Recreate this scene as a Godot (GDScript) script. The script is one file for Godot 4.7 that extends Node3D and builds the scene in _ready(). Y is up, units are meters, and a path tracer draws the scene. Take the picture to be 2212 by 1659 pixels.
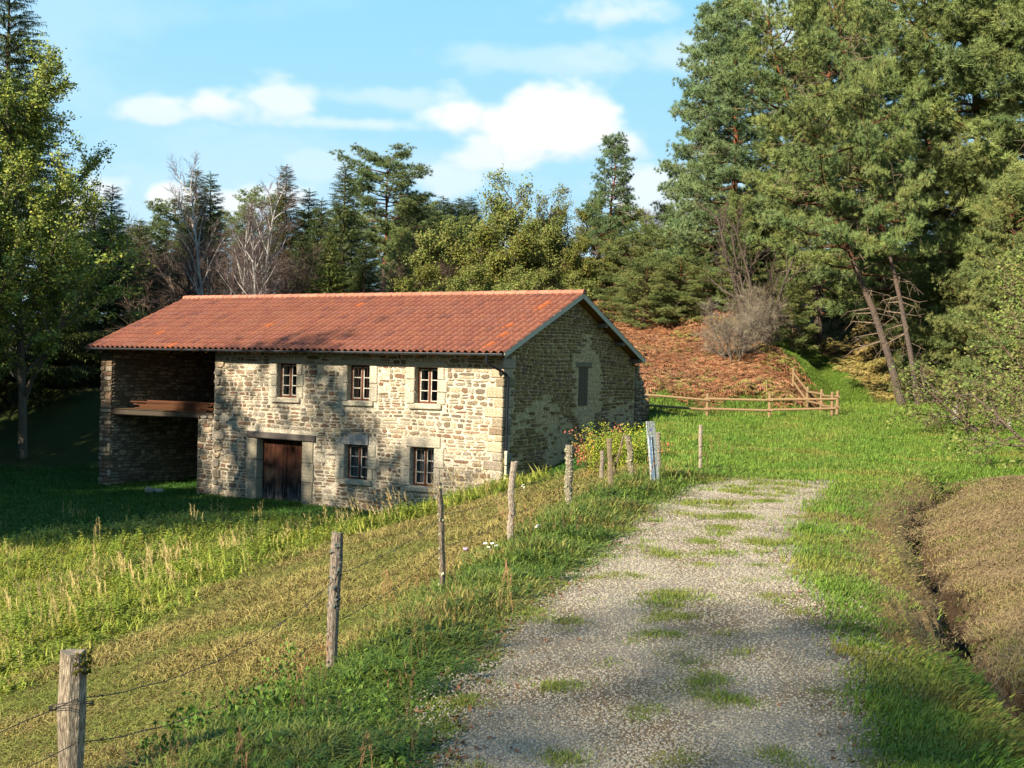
extends Node3D
# A stone barn below a gravel track on an autumn afternoon. Road level is y = 0, the camera looks along -z.

const F := 2750.0            # focal length in the pixels of a 2212 px wide view of the photograph
const PITCH := -0.0070245
const ROLL := 0.0249363
const CAMY := 1.7
const HOUSE := Vector3(-0.328, 0.0, -44.789)   # the wall corner between facade and gable
const HOUSE_TURN := -0.54595                   # facade runs along local -x, its outside is local +z
const TO_SUN := Vector3(-0.566, 0.515, 0.643)

var taken := {}
var M := {}
var undul := FastNoiseLite.new()
var patchy := FastNoiseLite.new()
var ragged := FastNoiseLite.new()

# ------------------------------------------------------------------ mesh collecting
class MB:
	var v := PackedVector3Array()
	var c := PackedColorArray()
	var uv := PackedVector2Array()
	func tri(a: Vector3, b: Vector3, d: Vector3, col: Color) -> void:
		v.append(a); v.append(b); v.append(d)
		c.append(col); c.append(col); c.append(col)
	func quad(a: Vector3, b: Vector3, d: Vector3, e: Vector3, col: Color) -> void:
		tri(a, b, d, col); tri(a, d, e, col)
	func add(xf: Transform3D, verts: PackedVector3Array, col: Color) -> void:
		v.append_array(xf * verts)
		var t := PackedColorArray()
		t.resize(verts.size()); t.fill(col)
		c.append_array(t)
	func mesh() -> ArrayMesh:
		var a := []
		a.resize(Mesh.ARRAY_MAX)
		a[Mesh.ARRAY_VERTEX] = v
		a[Mesh.ARRAY_COLOR] = c
		if uv.size() == v.size() and uv.size() > 0:
			a[Mesh.ARRAY_TEX_UV] = uv
		var m := ArrayMesh.new()
		m.add_surface_from_arrays(Mesh.PRIMITIVE_TRIANGLES, a)
		return m

func rgb(r: float, g: float, b: float) -> Color:   # screen values 0-255 to a linear vertex colour
	return Color(r / 255.0, g / 255.0, b / 255.0).srgb_to_linear()

func vary(c: Color, r: RandomNumberGenerator, k := 0.15) -> Color:
	var s := 1.0 + r.randf_range(-k, k)
	return Color(c.r * s * (1.0 + r.randf_range(-k, k) * 0.3), c.g * s, c.b * s * (1.0 + r.randf_range(-k, k) * 0.3))

func rng(s: int) -> RandomNumberGenerator:
	var r := RandomNumberGenerator.new()
	r.seed = s
	return r

func basis_y(dir: Vector3, spin := 0.0) -> Basis:   # local y along dir
	var y := dir.normalized()
	var h := Vector3.RIGHT if absf(y.x) < 0.8 else Vector3.FORWARD
	var x := h.cross(y).normalized()
	return Basis(x, y, x.cross(y)) * Basis(Vector3.UP, spin)

func tube(mb: MB, pts: Array, radii: Array, sides: int, col: Color, cap := false) -> void:
	var rings := []
	for i in pts.size():
		var a: Vector3 = pts[maxi(i - 1, 0)]
		var b: Vector3 = pts[mini(i + 1, pts.size() - 1)]
		var bs := basis_y(b - a if (b - a).length() > 1e-5 else Vector3.UP)
		var ring := []
		for k in sides:
			var t := TAU * k / sides
			ring.append(pts[i] + bs * Vector3(cos(t), 0, sin(t)) * radii[i])
		rings.append(ring)
	for i in pts.size() - 1:
		for k in sides:
			var n := (k + 1) % sides
			mb.quad(rings[i][k], rings[i][n], rings[i + 1][n], rings[i + 1][k], col)
	if cap:
		for e in [0, pts.size() - 1]:
			for k in sides:
				mb.tri(pts[e], rings[e][k], rings[e][(k + 1) % sides], col)

func block(mb: MB, xf: Transform3D, s: Vector3, bev: float, col: Color) -> void:   # a box with chamfered edges, centred
	var h := s * 0.5
	var b := minf(bev, minf(h.x, minf(h.y, h.z)) * 0.9)
	var P := func(sx, sy, sz, ax): return xf * Vector3(sx * (h.x - (0.0 if ax == 0 else b)), sy * (h.y - (0.0 if ax == 1 else b)), sz * (h.z - (0.0 if ax == 2 else b)))
	for s1 in [-1, 1]:
		mb.quad(P.call(s1, -1, -1, 0), P.call(s1, 1, -1, 0), P.call(s1, 1, 1, 0), P.call(s1, -1, 1, 0), col)
		mb.quad(P.call(-1, s1, -1, 1), P.call(1, s1, -1, 1), P.call(1, s1, 1, 1), P.call(-1, s1, 1, 1), col)
		mb.quad(P.call(-1, -1, s1, 2), P.call(1, -1, s1, 2), P.call(1, 1, s1, 2), P.call(-1, 1, s1, 2), col)
		for s2 in [-1, 1]:
			mb.quad(P.call(s1, s2, -1, 0), P.call(s1, s2, 1, 0), P.call(s1, s2, 1, 1), P.call(s1, s2, -1, 1), col)
			mb.quad(P.call(s1, -1, s2, 0), P.call(s1, 1, s2, 0), P.call(s1, 1, s2, 2), P.call(s1, -1, s2, 2), col)
			mb.quad(P.call(-1, s1, s2, 1), P.call(1, s1, s2, 1), P.call(1, s1, s2, 2), P.call(-1, s1, s2, 2), col)
			for s3 in [-1, 1]:
				mb.tri(P.call(s1, s2, s3, 0), P.call(s1, s2, s3, 1), P.call(s1, s2, s3, 2), col)

func box(mb: MB, lo: Vector3, hi: Vector3, col: Color, bev := 0.004) -> void:
	block(mb, Transform3D(Basis(), (lo + hi) * 0.5), (hi - lo).abs(), bev, col)

# ------------------------------------------------------------------ nodes
func numbered(called: String) -> String:
	taken[called] = taken.get(called, 0) + 1
	return called if taken[called] == 1 else "%s_%03d" % [called, taken[called] - 1]

func tag(o: Node, label: String, category: String, group := "") -> Node:
	o.set_meta("label", label); o.set_meta("category", category)
	if group: o.set_meta("group", group)
	return o

func thing(called: String, label: String, category: String, at := Vector3.ZERO, turn := 0.0, group := "") -> Node3D:
	var o := Node3D.new()
	o.name = numbered(called)
	add_child(o)
	o.position = at; o.rotation.y = turn
	tag(o, label, category, group)
	return o

func obj(called: String, mesh: Mesh, mat: Material, parent: Node = self) -> MeshInstance3D:
	var o := MeshInstance3D.new()
	o.name = numbered(called) if parent == self else called
	o.mesh = mesh
	o.material_override = mat
	parent.add_child(o, true)
	return o

func structure(called: String, mesh: Mesh, mat: Material) -> MeshInstance3D:
	var o := obj(called, mesh, mat)
	o.set_meta("kind", "structure")
	return o

func scatter(called: String, mesh: Mesh, mat: Material, xfs: Array, cols: PackedColorArray, label: String, category: String) -> void:
	if xfs.is_empty(): return
	var mm := MultiMesh.new()
	mm.transform_format = MultiMesh.TRANSFORM_3D
	mm.use_colors = true
	mm.mesh = mesh
	mm.instance_count = xfs.size()
	for i in xfs.size():
		mm.set_instance_transform(i, xfs[i])
		mm.set_instance_color(i, cols[i])
	var o := MultiMeshInstance3D.new()
	o.name = numbered(called)
	o.multimesh = mm
	o.material_override = mat
	add_child(o)
	o.set_meta("kind", "stuff")
	tag(o, label, category)

# ------------------------------------------------------------------ pixels to directions
func ray(u: float, v: float) -> Vector3:
	var a := u - 1106.0
	var b := v - 829.5
	var uu := cos(ROLL) * a + sin(ROLL) * b
	var vv := -sin(ROLL) * a + cos(ROLL) * b
	var x := uu / F
	var y := -vv / F
	return Vector3(x, sin(PITCH) + cos(PITCH) * y, -(cos(PITCH) - sin(PITCH) * y))

func at_d(u: float, v: float, d: float) -> Vector3:
	var r := ray(u, v)
	return r * (d / -r.z) + Vector3(0, CAMY, 0)

# ------------------------------------------------------------------ terrain
const CZ := [-20.0, -5.0, 5.4, 7.5, 10.3, 13.2, 16.7, 19.6, 22.0, 28.0, 36.0, 44.0, 52.0, 56.0, 70.0]
const CX := [-14.0, -6.0, -1.9, -1.15, -0.6, -0.05, 0.7, 1.5, 2.0, 3.2, 4.6, 5.6, 6.4, 6.6, 7.0]
const D0X := [6.0, 13.0, 15.0, 17.0, 20.0, 23.0, 30.0, 45.0]
const D0Y := [57.0, 58.0, 61.0, 66.0, 66.0, 60.0, 55.0, 45.0]
const DITZ := [-20.0, 4.0, 7.0, 8.3, 9.8, 11.8, 15.1, 17.8, 22.7, 30.0]
const DITX := [2.6, 2.85, 3.0, 3.15, 3.5, 4.05, 4.85, 5.7, 7.9, 11.5]
const RLZ := [-20.0, 5.0, 6.7, 8.6, 12.1, 16.5, 20.3, 23.0]
const RLX := [-1.3, -0.33, -0.28, -0.02, 0.85, 1.76, 2.93, 3.9]
const RRX := [1.1, 1.7, 1.98, 2.4, 2.9, 4.05, 5.45, 6.3]
const BZ := [0.0, 10.0, 19.0, 23.0, 26.0, 30.0, 34.0]
const BX := [-3.8, -3.96, -3.9, -3.0, -1.5, 0.8, 4.0]
const VZ := [-20.0, 5.4, 7.5, 10.3, 13.2, 16.7, 22.0, 30.0]
const VX := [-6.0, -1.35, -1.08, -0.6, -0.05, 0.55, 1.8, 3.4]
const WX := [-30.0, -14.0, -13.0, -11.0, -9.0, -6.0, 0.0, 3.0]
const WD := [30.0, 34.0, 38.0, 41.0, 43.0, 43.0, 34.0, 27.0]

func ip(xs: Array, ys: Array, x: float) -> float:
	if x <= xs[0]: return ys[0]
	for i in range(1, xs.size()):
		if x <= xs[i]:
			return lerpf(ys[i - 1], ys[i], (x - xs[i - 1]) / (xs[i] - xs[i - 1]))
	return ys[-1]

func sst(a: float, b: float, x: float) -> float:
	return smoothstep(a, b, x)

func ditch_x(d: float) -> float:
	return ip(DITZ, DITX, d) + 0.1 * sin(d * 1.9) + 0.05 * sin(d * 4.3)

func th(x: float, z: float) -> float:
	var d := -z
	var sl := (ip(CZ, CX, d) + 0.55 * (1.0 - sst(22, 36, d)) - x) * 0.97
	var s2 := (x - 6.5) * -0.535 + (z + 56.0) * 0.843
	var s := minf(sl, s2)
	var h := 0.0
	if s > 0.0:
		var a := s * (0.26 + 0.16 * sst(20, 42, d))
		var hh := clampf(0.5 + 0.5 * (3.55 - a), 0, 1)
		h = -maxf(0.0, 3.55 * (1 - hh) + a * hh - 0.5 * hh * (1 - hh))
	var w := sst(2, 10, x)
	var hs := -s2 * (1 - w) + (d - ip(D0X, D0Y, x)) * w
	if hs > 0.0:
		h += 19.0 * (1.0 - exp(-(0.10 + 0.24 * sst(-25, 0, x)) * hs / 19.0))
		h += undul.get_noise_2d(x * 0.6, z * 0.6) * minf(hs * 0.15, 1.2)
	h += sst(35, 62, d) * sst(8, 20, x) * 0.7
	if d < 34.0 and x > 1.0:
		var t := x - ditch_x(d)
		var fade := 1.0 - sst(21, 25, d)
		h -= 0.16 * exp(-t * t / 0.5) * fade
		h -= 0.5 * (1.0 - sst(0.13, 0.27, absf(t))) * fade
		h += maxf(0.0, t - 0.3) * 0.11 * fade
	if d < 62.0:
		h += undul.get_noise_2d(x * 4.0, z * 4.0) * 0.05 * (1.0 - on_road(x, d))
	return h

func on_road(x: float, d: float) -> float:
	if d > 22.5: return 0.0
	return sst(-0.35, 0.1, x - ip(RLZ, RLX, d)) * sst(-0.35, 0.1, ip(RLZ, RRX, d) - x)

# 0 lawn, 1 verge, 2 mown hay, 3 weeds, 4 yard, 5 strip, 6 soil, 7 road, 8 hill, 9 ditch
func zone(x: float, z: float) -> int:
	var d := -z
	var j := ragged.get_noise_2d(x * 6.0, z * 6.0)
	if d < 22.4 + j * 2.0:
		var l := ip(RLZ, RLX, d) + j * 0.3
		var r := ip(RLZ, RRX, d) + j * 0.3
		if x > l and x < r: return 7
	if d < 24.5 and x > 1.0:
		var t := x - ditch_x(d)
		if absf(t) < 0.24: return 9
		if t > -(0.35 + 0.5 * sst(6.0, 12.0, d)) + j * 0.4: return 6 if d < 23 + j else 0
		if x > ip(RLZ, RRX, d): return 5
	var c := ip(CZ, CX, d)
	var hsl := -((x - 6.5) * -0.535 + (z + 56.0) * 0.843)
	var w := sst(2, 10, x)
	if hsl * (1 - w) + (d - ip(D0X, D0Y, x)) * w > 0.6 + j: return 8
	if x > (ip(VZ, VX, d) if d < 24.0 else c - 0.45) + j * 0.3:
		return 1 if d < 22.5 and x < ip(RLZ, RLX, d) + 0.4 else 0
	if d < 31.0 and x > ip(BZ, BX, d) + j * 0.5: return 2
	if d < ip(WX, WD, x) + j * 2.0: return 3
	return 4

func _ready() -> void:
	undul.seed = 5; undul.frequency = 0.09; undul.fractal_octaves = 3
	patchy.seed = 9; patchy.frequency = 0.5; patchy.fractal_octaves = 4
	ragged.seed = 13; ragged.frequency = 0.35; ragged.fractal_octaves = 3
	light()
	materials()
	ground()
	house()
	fences()
	trees()
	plants()
	grass()

# ------------------------------------------------------------------ camera, sky, sun
func light() -> void:
	var cam := Camera3D.new()
	cam.name = "camera"
	cam.fov = rad_to_deg(2.0 * atan(829.5 / F))
	cam.position = Vector3(0, CAMY, 0)
	cam.rotation = Vector3(PITCH, 0, ROLL)
	cam.near = 0.1; cam.far = 2000.0
	add_child(cam)
	cam.current = true
	var env := Environment.new()
	env.background_mode = Environment.BG_SKY
	var sky := Sky.new()
	var pm := PanoramaSkyMaterial.new()
	pm.panorama = ImageTexture.create_from_image(sky_picture())
	sky.sky_material = pm
	env.sky = sky
	env.background_energy_multiplier = 0.39
	env.tonemap_mode = Environment.TONE_MAPPER_LINEAR
	env.tonemap_exposure = 2.9
	env.sdfgi_enabled = true
	env.ssao_enabled = true
	env.ssil_enabled = true
	var we := WorldEnvironment.new()
	we.name = "world_environment"
	we.environment = env
	add_child(we)
	var sun := DirectionalLight3D.new()
	sun.name = "sun"
	sun.light_energy = 1.6
	sun.light_color = Color(1.0, 0.945, 0.86)
	sun.light_angular_distance = 0.8
	sun.shadow_enabled = true
	sun.look_at_from_position(TO_SUN * 100.0, Vector3.ZERO, Vector3.UP)
	add_child(sun)

var cloud_noise := FastNoiseLite.new()
var puffs := []

func sky_color(dir: Vector3, az: float, el: float) -> Color:
	var e := rad_to_deg(maxf(el, 0.0))
	var c: Color
	if e < 18.0:
		c = Color(0.82, 0.93, 0.985).lerp(Color(0.58, 0.835, 0.99), pow(e / 18.0, 0.8))
	else:
		c = Color(0.58, 0.835, 0.99).lerp(Color(0.30, 0.56, 0.88), sst(18, 85, e))
	var n := cloud_noise.get_noise_3d(dir.x * 60.0, dir.y * 110.0, dir.z * 60.0)
	var m := cloud_noise.get_noise_3d(dir.x * 16.0 + 40.0, dir.y * 42.0, dir.z * 16.0)
	var inside := absf(az) < 0.5 and el < 0.4
	var dens := 0.0
	var under := 0.0
	for p in puffs:
		var dx: float = (az - p[0]) / p[2]
		var dy: float = (el - p[1]) / (p[3] if el > p[1] else p[3] * p[5])
		var q: float = dx * dx + dy * dy
		if q < 4.0:
			var k: float = sst(0.05, 0.78, 1.14 - sqrt(q) * 0.9 + n * 1.1) * p[4]
			if k > dens:
				dens = k
				under = clampf(-dy * 0.9 - n * 0.8, 0, 1) * p[4]
	if not inside or e > 16.0:
		dens = maxf(dens, sst(0.05, 0.45, m + n * 0.25) * 0.75 * (sst(14, 24, e) if inside or absf(az) < 0.5 else 1.0) * (1.0 - sst(50, 80, e)))
	dens = maxf(dens, sst(0.0, 0.55, m + 0.2 + n * 0.2) * 0.22)
	var white := Color(0.99, 0.99, 0.985).lerp(Color(0.90, 0.925, 0.955), under)
	return c.lerp(white, dens)

func sky_picture() -> Image:
	cloud_noise.seed = 21; cloud_noise.frequency = 0.17; cloud_noise.fractal_octaves = 6; cloud_noise.fractal_gain = 0.55
	# position in the photograph, half width and height in pixels, strength, how flat the underside is
	for q in [[1120, 262, 190, 95, 1.0, 0.9], [1010, 250, 95, 70, 0.95, 1.0], [1240, 275, 130, 60, 1.0, 1.0], [1370, 310, 95, 45, 0.85, 1.0], [1060, 320, 140, 60, 0.8, 1.0],
			[470, 230, 140, 50, 0.85, 0.7], [350, 240, 120, 42, 0.7, 0.7], [590, 215, 100, 42, 0.75, 0.9], [770, 268, 150, 18, 0.55, 1.0],
			[235, 400, 75, 36, 0.95, 1.0], [360, 425, 60, 34, 0.95, 1.0], [180, 470, 90, 40, 0.8, 1.0], [580, 430, 120, 40, 0.8, 1.0], [960, 385, 120, 50, 0.55, 1.0], [680, 360, 60, 40, 0.4, 1.0],
			[1330, 30, 150, 40, 0.7, 1.0], [1480, 120, 260, 70, 0.45, 1.0], [1150, 130, 260, 40, 0.35, 1.0], [1420, 400, 120, 60, 0.7, 1.0], [1680, 60, 110, 60, 0.6, 1.0], [860, 215, 180, 25, 0.4, 1.0]]:
		var r := ray(q[0], q[1]).normalized()
		puffs.append([atan2(r.x, -r.z), asin(r.y), q[2] / F, q[3] / F, q[4], q[5]])
	var w := 4096
	var h := 2048
	var small := Image.create(512, 256, false, Image.FORMAT_RGB8)
	for j in 256:
		var el := PI * 0.5 - PI * (j + 0.5) / 256.0
		for i in 512:
			var az := TAU * (i + 0.5) / 512.0
			if az > PI: az -= TAU
			if el < -0.03:
				small.set_pixel(i, j, Color(0.30, 0.31, 0.24))
			else:
				small.set_pixel(i, j, sky_color(Vector3(sin(az) * cos(el), sin(el), -cos(az) * cos(el)), az, el))
	small.resize(w, h, Image.INTERPOLATE_CUBIC)
	var j0 := int((PI * 0.5 - 0.36) / PI * h)
	var j1 := int((PI * 0.5 + 0.02) / PI * h)
	var half := int(0.44 / TAU * w)
	for j in range(j0, j1):
		var el := PI * 0.5 - PI * (j + 0.5) / h
		for k in range(-half, half):
			var az := TAU * (k + 0.5) / w
			small.set_pixel((k + w) % w, j, sky_color(Vector3(sin(az) * cos(el), sin(el), -cos(az) * cos(el)), az, el))
	return small

# ------------------------------------------------------------------ materials
func noise_tex(s: int, freq: float, lo: Color, hi: Color, type := FastNoiseLite.TYPE_SIMPLEX_SMOOTH, size := 512, oct := 4, normal := false, bump := 6.0) -> NoiseTexture2D:
	var n := FastNoiseLite.new()
	n.seed = s; n.frequency = freq; n.noise_type = type; n.fractal_octaves = oct
	var t := NoiseTexture2D.new()
	t.width = size; t.height = size; t.seamless = true
	t.as_normal_map = normal; t.bump_strength = bump
	if not normal:
		var g := Gradient.new()
		g.set_color(0, lo); g.set_color(1, hi)
		g.set_offset(0, 0.25); g.set_offset(1, 0.75)
		t.color_ramp = g
	t.noise = n
	return t

func mat(called: String, albedo := Color.WHITE, rough := 0.9, tex: Texture2D = null, scale := Vector3.ONE, normal: Texture2D = null, strength := 1.0, world := true) -> StandardMaterial3D:
	var m := StandardMaterial3D.new()
	m.resource_name = called
	m.albedo_color = albedo
	m.roughness = rough
	m.metallic_specular = 0.3
	m.vertex_color_use_as_albedo = true
	m.cull_mode = BaseMaterial3D.CULL_DISABLED
	if tex or normal:
		m.uv1_triplanar = true
		m.uv1_world_triplanar = world
		m.uv1_scale = scale
	if tex: m.albedo_texture = tex
	if normal:
		m.normal_enabled = true
		m.normal_texture = normal
		m.normal_scale = strength
	M[called] = m
	return m

func materials() -> void:
	var grain := noise_tex(1, 0.02, Color(0.62, 0.62, 0.62), Color(1, 1, 1))
	var speck := noise_tex(2, 0.09, Color(0.55, 0.54, 0.52), Color(1, 1, 1), FastNoiseLite.TYPE_VALUE, 512, 3)
	var relief := noise_tex(3, 0.05, Color.BLACK, Color.WHITE, FastNoiseLite.TYPE_SIMPLEX_SMOOTH, 512, 5, true, 7.0)
	var streak := noise_tex(4, 0.03, Color(0.45, 0.43, 0.42), Color(1, 1, 1), FastNoiseLite.TYPE_SIMPLEX_SMOOTH, 512, 5)
	var dirt := noise_tex(6, 0.03, Color(0.66, 0.62, 0.55), Color(1, 1, 1), FastNoiseLite.TYPE_SIMPLEX_SMOOTH, 1024, 6)
	mat("ground", Color.WHITE, 0.97, dirt, Vector3.ONE * 0.45, relief, 0.8)
	mat("gravel", Color.WHITE, 0.95, noise_tex(8, 0.12, Color(0.60, 0.58, 0.55), Color(1, 1, 1), FastNoiseLite.TYPE_SIMPLEX_SMOOTH, 1024, 4), Vector3.ONE * 0.8, relief, 0.9)
	mat("pebble", Color.WHITE, 0.85)
	mat("mortar", Color.WHITE, 0.95, speck, Vector3.ONE * 0.7, relief, 0.9)
	mat("stone", Color.WHITE, 0.9, grain, Vector3.ONE * 1.6, relief, 0.8)
	mat("granite", Color.WHITE, 0.9, speck, Vector3.ONE * 1.4, relief, 0.5)
	mat("tile", Color.WHITE, 0.8, noise_tex(10, 0.02, Color(0.8, 0.8, 0.8), Color(1, 1, 1)), Vector3.ONE * 1.1)
	mat("old_wood", Color.WHITE, 0.9, streak, Vector3(14, 1.1, 14), noise_tex(7, 0.03, Color.BLACK, Color.WHITE, FastNoiseLite.TYPE_SIMPLEX_SMOOTH, 512, 5, true, 10.0), 1.0)
	mat("board_wood", Color.WHITE, 0.85, streak, Vector3(1.2, 14, 14), null, 1.0, false)
	mat("paint", Color.WHITE, 0.6, grain, Vector3.ONE * 2.0)
	mat("zinc", Color.WHITE, 0.45, grain, Vector3.ONE * 1.5).metallic = 0.6
	mat("plastic", Color.WHITE, 0.5)
	mat("iron", Color.WHITE, 0.7)
	mat("wire", Color.WHITE, 0.6)
	mat("bark", Color.WHITE, 0.95, streak, Vector3(3, 0.8, 3), relief, 1.0)
	mat("backing", Color.WHITE, 0.95, grain, Vector3.ONE * 3.0)
	for a in [["needle", 0.3], ["leaf", 0.5], ["blade", 0.45], ["frond", 0.35]]:
		var m := mat(a[0], Color.WHITE, 0.65)
		m.backlight_enabled = true
		m.backlight = Color(a[1], a[1], a[1])
	var g := mat("glass", Color(0.10, 0.11, 0.12, 0.14), 0.04)
	g.transparency = BaseMaterial3D.TRANSPARENCY_ALPHA
	g.vertex_color_use_as_albedo = false
	g.metallic_specular = 0.32
	var wt := mat("water", Color(0.10, 0.10, 0.07), 0.08)
	wt.vertex_color_use_as_albedo = false
	wt.metallic_specular = 0.5

# ------------------------------------------------------------------ ground
func ground_color(x: float, z: float) -> Color:
	var n := patchy.get_noise_2d(x, z) * 0.5 + 0.5
	var c: Color
	match zone(x, z):
		0: c = rgb(62, 82, 28).lerp(rgb(80, 90, 38), n)
		1: c = rgb(62, 62, 30).lerp(rgb(96, 84, 52), n)
		2: c = rgb(106, 98, 54).lerp(rgb(90, 92, 42), n)
		3: c = rgb(64, 66, 30).lerp(rgb(92, 84, 46), n)
		4: c = rgb(44, 62, 24).lerp(rgb(58, 68, 30), n)
		5: c = rgb(74, 80, 34).lerp(rgb(100, 92, 50), n)
		6: c = rgb(96, 78, 56).lerp(rgb(126, 110, 76), clampf(n * 1.6 - 0.3, 0, 1))
		7: c = rgb(124, 112, 92).lerp(rgb(142, 132, 112), n)
		9: c = rgb(66, 52, 38)
		_:
			if x > 13.5 and x < 20.0 and -z < 76.0 and absf(x - 17.0 + (-z - 62.0) * 0.1) < 2.2:
				c = rgb(70, 92, 34)
			elif x > 4.0 and x < 15.0 and -z < 60.0:
				c = rgb(74, 84, 34).lerp(rgb(104, 88, 52), n)
			elif x > 17.0:
				c = rgb(108, 92, 56).lerp(rgb(84, 78, 40), n)
			elif x > 1.0:
				c = rgb(142, 98, 64).lerp(rgb(116, 82, 54), n)
			else:
				c = rgb(60, 50, 32).lerp(rgb(50, 54, 28), n)
	return c

func ground() -> void:
	var xs := []
	var x := -20.0
	while x < 22.0:
		xs.append(x); x += (0.09 if x > 2.4 and x < 8.2 else 0.2) if x > -6.0 and x < 8.2 else 0.4
	var step := 0.5
	while x < 420.0:
		xs.append(x); step *= 1.22; x += step
	step = 0.6
	x = -20.0
	while x > -420.0:
		step *= 1.22; x -= step; xs.push_front(x)
	var zs := []
	var z := 3.0
	while z > -64.0:
		zs.append(z); z -= 0.2 if z > -24.0 else 0.4
	step = 0.5
	while z > -600.0:
		zs.append(z); step *= 1.13; z -= step
	step = 0.5
	z = 3.0
	while z < 90.0:
		step *= 1.4; z += step; zs.push_front(z)
	var P := PackedVector3Array()
	var C := PackedColorArray()
	var I := PackedInt32Array()
	var nx := xs.size()
	for j in zs.size():
		for i in nx:
			P.append(Vector3(xs[i], th(xs[i], zs[j]), zs[j]))
			C.append(ground_color(xs[i], zs[j]))
	for j in zs.size() - 1:
		for i in nx - 1:
			var a := j * nx + i
			I.append_array([a, a + nx, a + 1, a + 1, a + nx, a + nx + 1])
	var st := SurfaceTool.new()
	var arr := []
	arr.resize(Mesh.ARRAY_MAX)
	arr[Mesh.ARRAY_VERTEX] = P; arr[Mesh.ARRAY_COLOR] = C; arr[Mesh.ARRAY_INDEX] = I
	var am := ArrayMesh.new()
	am.add_surface_from_arrays(Mesh.PRIMITIVE_TRIANGLES, arr)
	st.create_from(am, 0)
	st.generate_normals()
	tag(structure("ground", st.commit(), M.ground), "sloping meadow ground with lawn, mown hay, bare soil and bracken hillside", "ground")
	# the gravel track, a sheet a little above the ground with a ragged edge
	var mb := MB.new()
	var prev := []
	var tone := func(p: Vector3, k: int) -> Color:
		var n := patchy.get_noise_2d(p.x * 1.4, p.z * 0.8) + (0.25 if k in [6, 7, 8] else (-0.12 if k in [3, 4, 10, 11] else 0.05)) + ragged.get_noise_2d(p.x * 9.0, p.z * 9.0) * 0.3
		return rgb(150, 140, 122).lerp(rgb(124, 106, 82), clampf(n * 1.7 + 0.3, 0, 1))
	var d := -12.0
	while d < 23.4:
		var row := []
		var l := ip(RLZ, RLX, d) + sst(18.5, 23.4, d) * 0.5
		var r := ip(RLZ, RRX, d) - sst(18.5, 23.4, d) * 0.5
		for k in 15:
			var t := k / 14.0
			var xx := lerpf(l, r, t)
			if k == 0 or k == 14: xx += ragged.get_noise_2d(d * 9.0, k * 30.0) * 0.45
			row.append(Vector3(xx, th(xx, -d) + (0.012 if k > 0 and k < 14 else -0.004), -d))
		if prev.size() > 0:
			for k in 14:
				mb.quad(prev[k], prev[k + 1], row[k + 1], row[k], Color.WHITE)
				var q := [tone.call(prev[k], k), tone.call(prev[k + 1], k + 1), tone.call(row[k + 1], k + 1), tone.call(row[k], k)]
				var at := mb.c.size() - 6
				for m in 6: mb.c[at + m] = q[[0, 1, 2, 0, 2, 3][m]]
		prev = row
		d += 0.2
	tag(structure("gravel_track", mb.mesh(), M.gravel), "pale gravel farm track bending right past the barn", "track")
	# water at the bottom of the ditch
	mb = MB.new()
	d = 4.0
	while d < 21.0:
		var a := ditch_x(d)
		var b := ditch_x(d + 0.3)
		var ya := th(a, -d) + 0.05
		var yb := th(b, -d - 0.3) + 0.05
		mb.quad(Vector3(a - 0.09, ya, -d), Vector3(a + 0.09, ya, -d), Vector3(b + 0.09, yb, -d - 0.3), Vector3(b - 0.09, yb, -d - 0.3), Color.WHITE)
		d += 0.3
	tag(structure("ditch_water", mb.mesh(), M.water), "thin dark water along the bottom of the ditch", "water")

# ------------------------------------------------------------------ the house
const EAVE_Y := 2.4526
const SLOPE := 0.40563       # roof pitch in radians
var stone_shapes := []
var tile_shape: PackedVector3Array
var stone_tones := []

func make_stone_shapes() -> void:
	var r := rng(77)
	for s in 14:
		var mb := MB.new()
		var n := 9
		var outer := []
		var mid := []
		var inner := []
		var sq := r.randf_range(3.5, 12.0)     # how square the outline is
		for k in n:
			var t := TAU * (k + r.randf_range(-0.25, 0.25)) / n
			var q := pow(pow(absf(cos(t)), sq) + pow(absf(sin(t)), sq), -1.0 / sq) * 0.5 * r.randf_range(0.84, 1.02)
			var p := Vector3(cos(t) * q, sin(t) * q, 0)
			outer.append(p + Vector3(0, 0, -0.5))
			mid.append(p * 0.97 + Vector3(0, 0, r.randf_range(0.05, 0.3)))
			inner.append(p * r.randf_range(0.78, 0.9) + Vector3(0, 0, r.randf_range(0.38, 0.5)))
		var c := Vector3(r.randf_range(-0.15, 0.15), r.randf_range(-0.15, 0.15), r.randf_range(0.42, 0.55))
		for k in n:
			var m := (k + 1) % n
			mb.quad(outer[k], outer[m], mid[m], mid[k], Color.WHITE)
			mb.quad(mid[k], mid[m], inner[m], inner[k], Color.WHITE)
			mb.tri(inner[k], inner[m], c, Color.WHITE)
		stone_shapes.append(mb.v)
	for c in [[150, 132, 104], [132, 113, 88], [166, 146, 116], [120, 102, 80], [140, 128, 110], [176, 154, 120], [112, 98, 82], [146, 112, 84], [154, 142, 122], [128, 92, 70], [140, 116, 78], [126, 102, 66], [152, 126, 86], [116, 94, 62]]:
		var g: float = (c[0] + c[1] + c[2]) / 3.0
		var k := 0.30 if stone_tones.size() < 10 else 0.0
		stone_tones.append(rgb(lerpf(c[0], g * 1.04, k) * 1.10, lerpf(c[1], g, k) * 1.10, lerpf(c[2], g * 0.92, k) * 1.10))

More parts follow.
